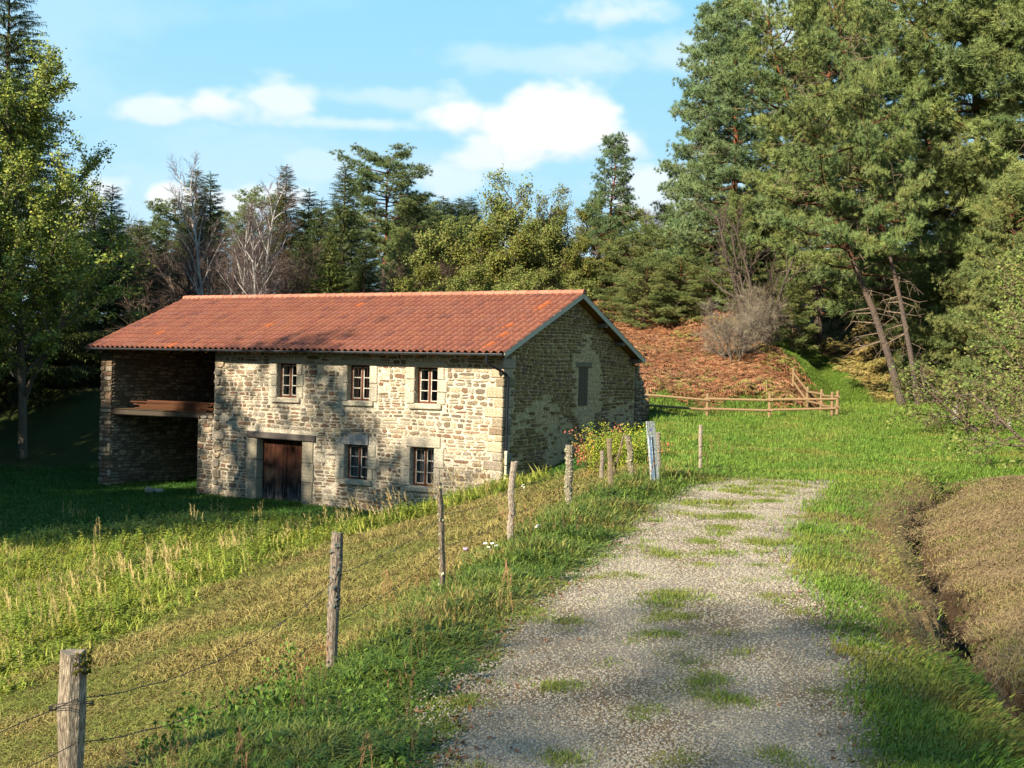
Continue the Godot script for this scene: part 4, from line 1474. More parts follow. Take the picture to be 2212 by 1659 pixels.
func trees() -> void:
	make_clusters()
	var nd: StandardMaterial3D = M.needle
	# dark spruces
	var sp_cols := [rgb(62, 74, 36), rgb(54, 66, 36), rgb(70, 80, 38)]
	var S1 := make_spruce(501, 16.0, 3.3, sp_cols)
	var S2 := make_spruce(502, 14.0, 2.5, sp_cols, 0.35)
	var S3 := make_spruce(503, 12.0, 2.2, [rgb(84, 94, 40), rgb(74, 84, 36), rgb(94, 100, 44)], 0.1)
	var brownish := tint("needle", Color(1.0, 0.84, 0.62))
	for a in [[S1, 22, -70, 77.0, 1.25, nd, "very tall dark spruce rising behind the poplar"],
			[S2, 205, 412, 86.0, 1.3, nd, "spruce with a bare leader tip beside the poplar crown"],
			[S1, 243, 398, 83.0, 1.2, nd, "taller of the spruce pair beyond the open barn bay"],
			[S2, 110, 520, 80.0, 1.5, nd, "low dark spruce in the shade behind the poplar trunk"],
			[S1, 165, 560, 88.0, 1.5, nd, "dark spruce filling the gap between poplar and spruce pair"],
			[S2, 302, 470, 92.0, 1.5, nd, "shaded spruce beyond the far roof end"],
			[S1, 350, 520, 84.0, 1.4, nd, "broad shaded spruce just beyond the far roof end"],
			[S2, 424, 362, 90.0, 1.1, nd, "slim spruce standing behind the birch with three trunks"],
			[S2, 456, 370, 92.0, 1.1, nd, "second slim spruce close behind the birch trunks"],
			[S1, 400, 480, 95.0, 1.5, nd, "wide dark spruce behind the leafless birch twigs"],
			[S2, 540, 470, 95.0, 1.4, nd, "dark spruce showing between the two birches"],
			[S1, 619, 355, 86.0, 1.0, brownish, "brown tinged spruce heavy with cones beside the birch"],
			[S2, 668, 405, 88.0, 1.25, nd, "spruce with a long bare tip in the row above the ridge"],
			[S2, 695, 425, 85.0, 1.2, nd, "spruce with a forked tip in the row above the ridge"],
			[S1, 746, 352, 81.0, 1.15, nd, "tallest green spruce in the row above the ridge"],
			[S3, 715, 500, 76.0, 1.3, nd, "sunlit yellow green spruce right behind the roof ridge"],
			[S2, 790, 520, 79.0, 1.5, nd, "short dark spruce at the end of the spruce row"],
			[S2, 655, 500, 80.0, 1.5, nd, "dark spruce behind the sunlit small spruce"]]:
		plant_tree(a[0], "spruce_tree", a[1], a[2], a[3], a[6], "spruce", {"wide": a[4], "leaf": a[5], "group": "spruces behind the barn"})
	# pines
	var pc := [rgb(106, 120, 68), rgb(98, 114, 68), rgb(116, 126, 72)]
	var PA := make_pine(601, 18.0, 4.6, 2, 0.10, 80, pc, 1.25)
	var PB := make_pine(602, 17.0, 3.6, 0, 0.16, 84, [rgb(96, 114, 74), rgb(106, 122, 80), rgb(90, 108, 70)], 1.15)
	var PC := make_pine(603, 14.0, 3.4, 1, 0.42, 44, [rgb(98, 110, 66), rgb(88, 102, 62)], 1.2)
	var PD := make_pine(604, 13.0, 2.6, 0, 0.30, 52, [rgb(88, 106, 68), rgb(82, 100, 64)], 0.9)
	var PE := make_pine(605, 20.0, 5.0, 2, 0.22, 84, [rgb(120, 126, 72), rgb(110, 120, 68), rgb(104, 116, 68)], 1.15)
	var LP := make_pine(606, 18.0, 4.2, 2, 0.34, 64, pc, 0.9, Vector3(-0.40, 0, 0.02))
	for a in [[PC, 835, 333, 92.0, 1.15, "old layered scots pine at the end of the spruce row"],
			[PA, 868, 500, 86.0, 0.8, "lower bushy pine under the layered scots pine"],
			[PC, 905, 440, 100.0, 1.2, "dark pine beside the layered scots pine"],
			[PA, 570, 432, 108.0, 1.0, "round topped pine far behind the birches"],
			[PA, 490, 470, 112.0, 1.0, "pale round pine far behind the first birch"],
			[PC, 385, 450, 118.0, 1.1, "far pine above the dark spruces"],
			[PD, 1322, 292, 82.0, 1.0, "slender young pine with bare orange stem above the gable"],
			[PC, 1440, 545, 86.0, 1.1, "low spreading pine at the top of the bracken slope"],
			[PA, 1395, 470, 96.0, 0.9, "bushy pine behind the low spreading pine"],
			[PA, 1500, 570, 80.0, 1.1, "pine with low boughs above the bracken"],
			[PB, 1598, -14, 77.0, 1.05, "tall blue green conical pine on the bracken slope"],
			[PB, 1540, 15, 86.0, 0.9, "slim pine tip close behind the conical pine"],
			[PA, 1785, -30, 76.0, 0.85, "full dark pine next to the conical pine"],
			[PE, 1850, -120, 82.0, 1.0, "great pine with an orange stem high in its crown"],
			[PA, 2010, -240, 69.0, 1.0, "very tall pine behind the leaning trunk"],
			[PE, 2130, -180, 66.0, 1.0, "yellow green pine with dead twigs above the alder"],
			[PA, 2270, -260, 62.0, 1.05, "tall pine standing behind the alder at the lawn edge"],
			[PE, 2400, -200, 58.0, 1.0, "outermost tall pine beyond the alder"],
			[PA, 1690, 330, 76.0, 0.95, "shorter pine above the path entrance"],
			[PE, 1800, 400, 84.0, 0.9, "bushy low pine hanging over the grassy path"],
			[PA, 2060, 330, 66.0, 0.95, "younger pine beside the leaning trunk"],
			[PE, 2190, 400, 57.0, 0.9, "young bushy pine behind the bare branches"],
			[PA, 1600, 430, 73.0, 0.9, "small pine under the conical pine"]]:
		plant_tree(a[0], "scots_pine", a[1], a[2], a[3], a[5], "pine", {"wide": a[4], "leaf": nd})
	var PF := make_pine(607, 9.0, 3.5, 2, 0.02, 64, [rgb(106, 116, 66), rgb(96, 108, 62), rgb(112, 118, 68)], 1.0)
	for a in [[1668, 600, 73.0, "bushy young pine above the lichen bush"], [1715, 610, 71.0, "bushy young pine overhanging the side of the path"], [1830, 580, 84.0, "bushy young pine at the bend of the path"], [1925, 590, 74.0, "bushy young pine behind the leaning trunks"],
			[2035, 570, 64.0, "bushy young pine between leaning trunk and alder"], [2120, 590, 60.0, "bushy young pine behind the half bare alder shrub"], [2215, 560, 56.0, "bushy young pine behind the alder leaves"],
			[1565, 520, 77.0, "bushy young pine at the top edge of the bracken"], [1500, 530, 79.0, "bushy young pine beside the low spreading pine"], [1425, 500, 81.0, "bushy young pine above the gable corner"], [1640, 480, 74.0, "bushy young pine under the conical pine"], [1365, 520, 79.0, "bushy young pine at the foot of the slender pine"], [1470, 560, 74.0, "low bushy pine at the top middle of the bracken"], [1395, 575, 74.0, "low bushy pine close above the gable peak"]]:
		plant_tree(PF, "young_pine", a[0], a[1], a[2], a[3], "pine", {"leaf": nd, "wide": 1.0 if a[0] > 1600 else 1.5, "group": "young pines on the slope"})
	for a in [[1958, 868, 60.0, 1.66, 19.0, "pine with a trunk leaning far over the path"], [1990, 880, 59.0, 1.0, 21.0, "second pine trunk leaning behind the first one"]]:
		var b := at_d(a[0], a[1], a[2])
		tree_at(LP, "scots_pine", Vector3(b.x, 0, b.z), a[4], a[5], "pine", {"turn": 0.0, "leaf": nd, "wide": a[3] * 0.6})
	# poplar
	var pop_cols := [rgb(122, 132, 52), rgb(106, 120, 52), rgb(136, 142, 60), rgb(114, 130, 70)]
	var POP := make_broadleaf(701, 19.0, {"levels": 3, "kids": [28, 8, 5], "stem": 0.92, "thick": 0.010, "shrink": 0.38, "angle": 0.70, "up": 0.12, "wander": 0.12, "start": 0.16, "leaf_from": 1, "leaf": 7.5, "leaf_size": 0.9, "shapes": twig_leaf[2], "cols": pop_cols, "bark": rgb(136, 128, 112), "taper": true})
	var b := at_d(50, 1000, 67.0)
	tree_at(POP, "poplar_tree", b, at_d(40, 88, 67.0).y, "tall yellow green poplar at the edge of the shaded yard", "poplar", {"wide": 1.2})
	b = at_d(-70, 1000, 64.0)
	tree_at(POP, "poplar_tree", b, at_d(-70, 120, 64.0).y, "poplar standing beside the tall one, mostly cut off by the frame", "poplar", {"wide": 1.25, "turn": 2.0})
	# birches
	var bp := {"levels": 3, "kids": [20, 9, 6], "stem": 0.95, "thick": 0.0085, "shrink": 0.30, "angle": 0.5, "up": 0.05, "wander": 0.10, "start": 0.28, "leaf_from": 2, "leaf": 1.6, "leaf_size": 0.9, "shapes": bare_twig, "cols": [rgb(92, 82, 80), rgb(104, 90, 86)], "bark": rgb(206, 202, 194), "twig": rgb(100, 86, 80), "thin": 0.006, "white_to": 2}
	var BI := make_broadleaf(711, 14.0, bp, 2, 0.16)
	var white := tint("bark", Color(1, 1, 1))
	white.uv1_scale = Vector3(1.2, 2.5, 1.2)
	plant_tree(BI, "birch_tree", 497, 308, 72.0, "nearly leafless birch with several white trunks behind the roof", "birch", {"bark": white})
	plant_tree(BI, "birch_tree", 572, 328, 71.0, "nearly leafless birch with one crooked white trunk behind the roof", "birch", {"bark": white, "turn": 1.9})
	# leafless shrubs and trees
	var tw := {"levels": 3, "kids": [8, 7, 5], "stem": 0.62, "thick": 0.012, "shrink": 0.42, "angle": 0.6, "up": 0.02, "wander": 0.16, "start": 0.15, "leaf_from": 2, "leaf": 3.0, "leaf_size": 1.0, "shapes": bare_twig, "cols": [rgb(92, 78, 68), rgb(84, 72, 64)], "bark": rgb(104, 94, 84), "twig": rgb(94, 82, 72), "thin": 0.008}
	var BARE := make_broadleaf(721, 7.0, tw, 4, 0.35)
	var greyleaf := tint("leaf", Color(1, 0.98, 0.95))
	for a in [[430, 470, 78.0, "brown leafless birch thicket behind the roof end"], [620, 490, 78.0, "brown leafless thicket beside the crooked birch"], [350, 480, 105.0, "pale leafless tree beyond the spruce pair"],
			[943, 492, 96.0, "reddish brown leafless bush beyond the ridge"], [905, 545, 82.0, "grey brown leafless bush above the middle of the ridge"], [320, 432, 112.0, "pale bare crown far behind the spruce pair"],
			[1430, 438, 150.0, "brown bush on the far hilltop skyline"], [1475, 428, 155.0, "second brown bush on the far hilltop skyline"], [1640, 360, 70.0, "leafless tree in front of the conical pine"]]:
		plant_tree(BARE if a[0] < 1600 else [BARE[0], null, BARE[2]], "leafless_shrub", a[0], a[1], a[2], a[3], "shrub", {"leaf": greyleaf, "wide": 0.9 if a[2] > 100 else (0.8 if a[0] > 1600 else 1.15)})
	var lt := tw.duplicate()
	lt.cols = [rgb(118, 110, 98), rgb(104, 92, 84), rgb(132, 128, 112)]
	lt.bark = rgb(128, 122, 110); lt.twig = rgb(118, 108, 98); lt.leaf = 3.2
	var LICH := make_broadleaf(722, 6.0, lt, 5, 0.45)
	plant_tree(LICH, "lichen_bush", 1590, 628, 65.0, "grey lichen covered bare bush at the foot of the bracken slope", "bush", {"leaf": greyleaf, "wide": 0.95})
	plant_tree(LICH, "lichen_bush", 1640, 590, 68.0, "taller pale lichen covered bush behind the grey one", "bush", {"leaf": greyleaf, "turn": 2.0, "wide": 0.8})
	# broadleaved trees on the slope behind the ridge
	var ap := {"levels": 3, "kids": [10, 7, 5], "stem": 0.66, "thick": 0.014, "shrink": 0.44, "angle": 0.72, "up": 0.06, "wander": 0.15, "start": 0.18, "leaf_from": 2, "leaf": 7.0, "leaf_size": 1.25, "shapes": twig_leaf[1], "cols": [rgb(104, 114, 54), rgb(94, 106, 52), rgb(116, 120, 58), rgb(104, 100, 56)], "bark": rgb(110, 100, 88), "thin": 0.008}
	var AL := make_broadleaf(731, 9.0, ap, 3, 0.3)
	ap.leaf = 3.5
	var AS := make_broadleaf(732, 10.0, ap, 2, 0.2)
	var olive := tint("leaf", Color(0.92, 0.90, 0.82))
	for a in [[AS, 1095, 342, 92.0, 0.9, M.leaf, "tall thin crowned tree with yellowing leaves above the ridge"], [AS, 1195, 388, 97.0, 0.9, olive, "smaller thin crowned tree beside the tall one"],
			[AL, 1010, 468, 84.0, 1.1, M.leaf, "rounded green tree right behind the middle of the ridge"], [AL, 1105, 470, 80.0, 1.15, olive, "broad olive green tree behind the ridge"],
			[AL, 1190, 462, 84.0, 1.1, M.leaf, "dense rounded tree between the thin crowned tree and the young pine"], [AL, 1265, 500, 80.0, 1.0, olive, "leafy tree beside the stem of the young pine"],
			[AL, 950, 560, 78.0, 1.2, olive, "low leafy tree just above the ridge tiles"], [AL, 1060, 560, 75.0, 1.2, M.leaf, "low leafy thicket behind the gable end of the ridge"], [AL, 1180, 570, 74.0, 1.2, M.leaf, "low bright thicket behind the gable peak"],
			[AS, 335, 648, 69.0, 1.0, M.leaf, "small leafy bush peeking over the far roof slope"], [AL, 1300, 420, 110.0, 1.1, olive, "far rounded tree behind the young pine"]]:
		plant_tree(a[0], "leafy_tree", a[1], a[2], a[3], a[6], "tree", {"wide": a[4], "leaf": a[5], "group": "broadleaved trees behind the ridge"})
	# alder close by on the right, its branches hanging over the lawn
	var al := {"levels": 3, "kids": [12, 7, 5], "stem": 0.75, "thick": 0.014, "shrink": 0.42, "angle": 0.85, "up": 0.02, "wander": 0.14, "start": 0.10, "leaf_from": 2, "leaf": 5.0, "leaf_size": 0.7, "shapes": twig_leaf[0], "cols": [rgb(98, 112, 54), rgb(86, 102, 50), rgb(112, 118, 58), rgb(102, 96, 60)], "bark": rgb(118, 104, 90), "twig": rgb(120, 100, 82), "thin": 0.006}
	var NA := make_broadleaf(741, 7.5, al, 3, 0.25)
	al.leaf = 1.2
	var NB := make_broadleaf(742, 4.0, al, 4, 0.7)
	tree_at(NA, "alder_tree", Vector3(13.2, 0, -29.0), 7.4, "leafy alder reaching in over the lawn beside the ditch", "alder", {"wide": 1.1})
	tree_at(NA, "alder_tree", Vector3(17.0, 0, -36.0), 8.0, "alder standing behind the one beside the ditch", "alder", {"wide": 1.1, "turn": 2.2})
	tree_at(NB, "alder_shrub", Vector3(11.9, 0, -25.5), 3.4, "low half bare alder shrub spreading twigs over the brown bank", "shrub", {"wide": 1.2})
	tree_at(NB, "alder_shrub", Vector3(16.5, 0, -42.0), 4.0, "half bare alder shrub in front of the pine trunks", "shrub", {"wide": 1.4, "turn": 1.0})
	# far wood on the ridge line
	var r := rng(760)
	for k in 14:
		var u := 872.0 + k * 12.0 + r.randf_range(-4, 4)
		plant_tree(S2, "spruce_tree", u, r.randf_range(422, 442), 250.0 + r.randf_range(-8, 8), "tiny far spruce on the skyline ridge", "spruce", {"leaf": nd, "wide": 1.6, "group": "far spruces on the skyline"})
	for a in [[950, 470, 190.0], [890, 480, 200.0], [1010, 475, 185.0], [700, 470, 160.0], [780, 470, 170.0], [300, 500, 150.0], [150, 520, 150.0]]:
		plant_tree(PA, "far_pine", a[0], a[1], a[2], "far pine on the slope below the skyline spruces", "pine", {"leaf": nd, "wide": 1.3, "group": "far pines on the slope"})
	# trees beyond the frame whose shade falls on barn, yard and track
	var n := 0
	for a in [[-31, -28, 15.5], [-35, -37, 18], [-31.5, -45, 17], [-29.5, -53, 16], [-39, -29, 18], [-38, -48, 18], [-33, -61, 16], [-41, -57, 18], [-28.5, -36, 14.5], [-44, -66, 18], [-38, -72, 17], [-48, -48, 18]]:
		tree_at(S1, "spruce_tree", Vector3(a[0], 0, a[1]), a[2], "spruce in the row that shades the yard, outside the view", "spruce", {"leaf": nd, "wide": 1.35, "group": "spruces shading the yard"})
		n += 1
	for a in [[-24.0, -28.0, 18.0, BI, "leafless birch whose twigs dapple the barn facade, outside the view"], [-28.0, -33.0, 16.0, AS, "thin leafy tree whose shade dapples the barn facade, outside the view"], [-30.5, -23.0, 23.5, AS, "taller thin leafy tree shading the barn roof, outside the view"],
			[-17.0, 14.4, 16.5, BI, "leafless birch behind the viewer whose trunk shades the near track"], [-16.4, 12.4, 15.5, BI, "second leafless birch behind the viewer, nearer the meadow"], [-19.5, 14.0, 18.5, BI, "taller leafless birch behind the viewer"], [-21.0, 17.5, 21.0, AS, "leafy tree standing behind the birches, behind the viewer"]]:
		tree_at(a[3], "shade_tree", Vector3(a[0], 0, a[1]), a[2], a[4], "tree", {"leaf": M.leaf})

# ------------------------------------------------------------------ single plants
func plants() -> void:
	# elder bush below the gable
	var ep := {"levels": 2, "kids": [7, 5], "stem": 0.72, "thick": 0.011, "shrink": 0.42, "angle": 0.7, "up": 0.03, "wander": 0.13, "start": 0.3, "leaf_from": 1, "leaf": 13.0, "leaf_size": 0.52, "shapes": twig_leaf[1], "cols": [rgb(128, 142, 44), rgb(112, 130, 44), rgb(150, 148, 52), rgb(96, 120, 44)], "bark": rgb(150, 124, 96), "taper": false}
	var E := make_broadleaf(801, 2.2, ep, 9, 0.5)
	var b := at_d(1342, 1030, 26.5)
	tree_at(E, "elder_bush", b, at_d(1335, 892, 26.5).y, "yellow green bush with reddish tips against the shaded gable", "bush", {"wide": 0.85})
	ep.cols = [rgb(160, 96, 70), rgb(150, 84, 66), rgb(140, 120, 60)]
	ep.leaf = 5.0
	var E2 := make_broadleaf(802, 2.0, ep, 5, 0.6)
	b = at_d(1316, 1030, 27.5)
	tree_at(E2, "elder_bush", b, at_d(1310, 905, 27.5).y, "reddish leaved bush growing into the yellow green one", "bush")
	# brambles at the foot of the second post
	var bp := {"levels": 2, "kids": [5, 3], "stem": 0.9, "thick": 0.008, "shrink": 0.5, "angle": 0.8, "up": -0.06, "wander": 0.2, "start": 0.2, "leaf_from": 0, "leaf": 26.0, "leaf_size": 0.42, "shapes": twig_leaf[1], "cols": [rgb(74, 100, 36), rgb(62, 88, 34), rgb(88, 110, 42)], "bark": rgb(110, 84, 60), "taper": false}
	var BR := make_broadleaf(811, 0.6, bp, 6, 0.9)
	for a in [[715, 1570, 7.0, 0.34, "bramble clump round the foot of the second fence post"], [620, 1650, 6.0, 0.36, "bramble clump on the verge between the first two fence posts"], [545, 1700, 5.7, 0.32, "dark bramble clump low on the verge by the mown hay"], [690, 1690, 5.8, 0.34, "bramble clump next to the gravel edge"], [790, 1610, 6.6, 0.26, "small bramble clump between post and gravel"]]:
		var p := at_d(a[0], a[1], a[2])
		tree_at(BR, "bramble_clump", p, th(p.x, p.z) + a[3], a[4], "bramble", {"turn": a[0], "wide": 0.75})
	# flowers by the fence
	var r := rng(820)
	for a in [[1060, 1168, 12.4, 5, [236, 232, 222], "white flower heads beside the crooked fence post"], [1128, 1046, 26.0, 4, [226, 226, 206], "white flower heads at the foot of the drainpipe"], [1166, 1158, 13.6, 3, [230, 228, 216], "small white flower on the verge behind the crooked post"], [1000, 1200, 11.4, 1, [196, 160, 204], "single lilac flower in the mown hay by the fence"], [780, 1030, 42.0, 2, [226, 226, 216], "white flowers among the weeds before the barn"]]:
		var p := at_d(a[0], a[1], a[2])
		var g := th(p.x, p.z)
		var T := thing("wild_flower", a[5], "flower", Vector3(p.x, g - 0.02, p.z))
		var h := maxf(p.y - g, 0.12)
		var st := MB.new()
		for k in a[3]:
			var o := Vector3(r.randfn(0, 0.03), h + r.randfn(0, 0.035), r.randfn(0, 0.03))
			tube(st, [Vector3(0, 0, 0), Vector3(o.x * 0.3, o.y * 0.6, o.z * 0.3), o], [0.004, 0.003, 0.002], 3, rgb(92, 110, 50))
			var m := MB.new()
			for q in 12:
				var t := q * TAU / 12
				m.add(Transform3D(Basis.from_euler(Vector3(r.randf() * 6, t, r.randf() * 6)).scaled(Vector3.ONE * 0.012), o + Vector3(cos(t), r.randf_range(-0.2, 0.4), sin(t)) * 0.014), stone_shapes[q], vary(rgb(a[4][0], a[4][1], a[4][2]), r, 0.06))
			obj("flower_head", m.mesh(), M.leaf, T)
		obj("stem", st.mesh(), M.leaf, T)

# ------------------------------------------------------------------ grass and other ground cover
func blades(sd: int, n: int, h: float, spread: float, w: float, lean: float, dry := 0.0) -> ArrayMesh:
	var r := rng(sd)
	var m := MB.new()
	for k in n:
		var o := Vector3(r.randfn(0, spread), 0, r.randfn(0, spread))
		var a := r.randf() * TAU
		var out := Vector3(cos(a), 0, sin(a))
		var side := Vector3(-sin(a), 0, cos(a)) * w * r.randf_range(0.7, 1.3)
		var hh := h * r.randf_range(0.45, 1.1)
		var l := lean * r.randf_range(0.2, 1.3)
		var mid := o + Vector3(0, hh * 0.6, 0) + out * hh * l * 0.45
		var tip := o + Vector3(0, hh * (1.0 - l * 0.35), 0) + out * hh * l * 1.1
		var c := Color(1, 1, 1) * r.randf_range(0.7, 1.2)
		if r.randf() < dry: c = Color(c.r * 1.7, c.g * 1.15, c.b * 1.5)
		m.quad(o - side, o + side, mid + side * 0.8, mid - side * 0.8, c)
		m.tri(mid - side * 0.8, mid + side * 0.8, tip, c)
	return m.mesh()

func litter(sd: int, n: int, L: float, spread: float, w: float) -> ArrayMesh:
	var r := rng(sd)
	var m := MB.new()
	for k in n:
		var o := Vector3(r.randfn(0, spread), r.randf_range(0.0, 0.035), r.randfn(0, spread))
		var a := r.randf() * TAU
		var d := Vector3(cos(a), r.randf_range(-0.15, 0.4), sin(a)) * L * r.randf_range(0.5, 1.2)
		var side := Vector3(-sin(a), r.randf_range(-0.4, 0.4), cos(a)) * w
		var c := Color(1, 1, 1) * r.randf_range(0.65, 1.25)
		var mid := o + d * 0.5 + Vector3(0, 0.012, 0)
		m.quad(o - side, o + side, mid + side, mid - side, c)
		m.tri(mid - side, mid + side, o + d, c)
	return m.mesh()

func leafy(sd: int, n: int, h: float, size: float) -> ArrayMesh:
	var r := rng(sd)
	var m := MB.new()
	for s in 9:
		var o := Vector3(r.randfn(0, 0.11), 0, r.randfn(0, 0.11))
		var top := o * 1.5 + Vector3(0, h * r.randf_range(0.7, 1.1), 0)
		m.tri(o + Vector3(-0.003, 0, 0), o + Vector3(0.003, 0, 0), top, Color(0.8, 0.75, 0.7))
		for k in n / 9:
			var t := r.randf_range(0.25, 1.0)
			var a := r.randf() * TAU
			var p := o.lerp(top, t)
			var d := Vector3(cos(a), r.randf_range(-0.3, 0.5), sin(a)) * size * r.randf_range(0.6, 1.2) * (1.25 - t * 0.5)
			var side := Vector3(-sin(a), 0.1, cos(a)) * size * 0.30
			var c := Color(1, 1, 1) * r.randf_range(0.75, 1.2)
			m.tri(p, p + d * 0.5 + side, p + d, c); m.tri(p, p + d, p + d * 0.5 - side, c)
	return m.mesh()

func seedhead(sd: int, h: float) -> ArrayMesh:
	var r := rng(sd)
	var m := MB.new()
	for s in 5:
		var o := Vector3(r.randfn(0, 0.06), 0, r.randfn(0, 0.06))
		var a := r.randf() * TAU
		var top := o + Vector3(cos(a) * 0.16, 1.0, sin(a) * 0.16) * h * r.randf_range(0.75, 1.1)
		m.tri(o + Vector3(-0.0025, 0, 0), o + Vector3(0.0025, 0, 0), top, Color(1, 1, 1))
		for k in 9:
			var p := o.lerp(top, 0.72 + 0.3 * k / 9.0)
			var d := Vector3(r.randfn(0, 0.03), 0.04, r.randfn(0, 0.03))
			m.tri(p, p + Vector3(0.008, 0, 0.004), p + d, Color(1, 1, 1) * r.randf_range(0.8, 1.2))
	return m.mesh()

func fern(sd: int) -> ArrayMesh:
	var r := rng(sd)
	var m := MB.new()
	for f in 7:
		var a := TAU * f / 7 + r.randf_range(-0.3, 0.3)
		var out := Vector3(cos(a), 0, sin(a))
		var side := Vector3(-sin(a), 0, cos(a))
		var L := r.randf_range(0.6, 1.05)
		for k in 9:
			var t := (k + 1) / 9.0
			var p := out * L * t * 0.75 + Vector3(0, L * (t * 0.95 - t * t * 0.85), 0)
			var wv := 0.22 * L * (1.0 - t) + 0.03
			for sg in [-1, 1]:
				var c := Color(1, 1, 1) * r.randf_range(0.65, 1.25)
				m.tri(p - out * 0.035, p + out * 0.035, p + side * sg * wv + Vector3(0, -0.07 * r.randf() * 1.5, 0) + out * 0.05, c)
	return m.mesh()

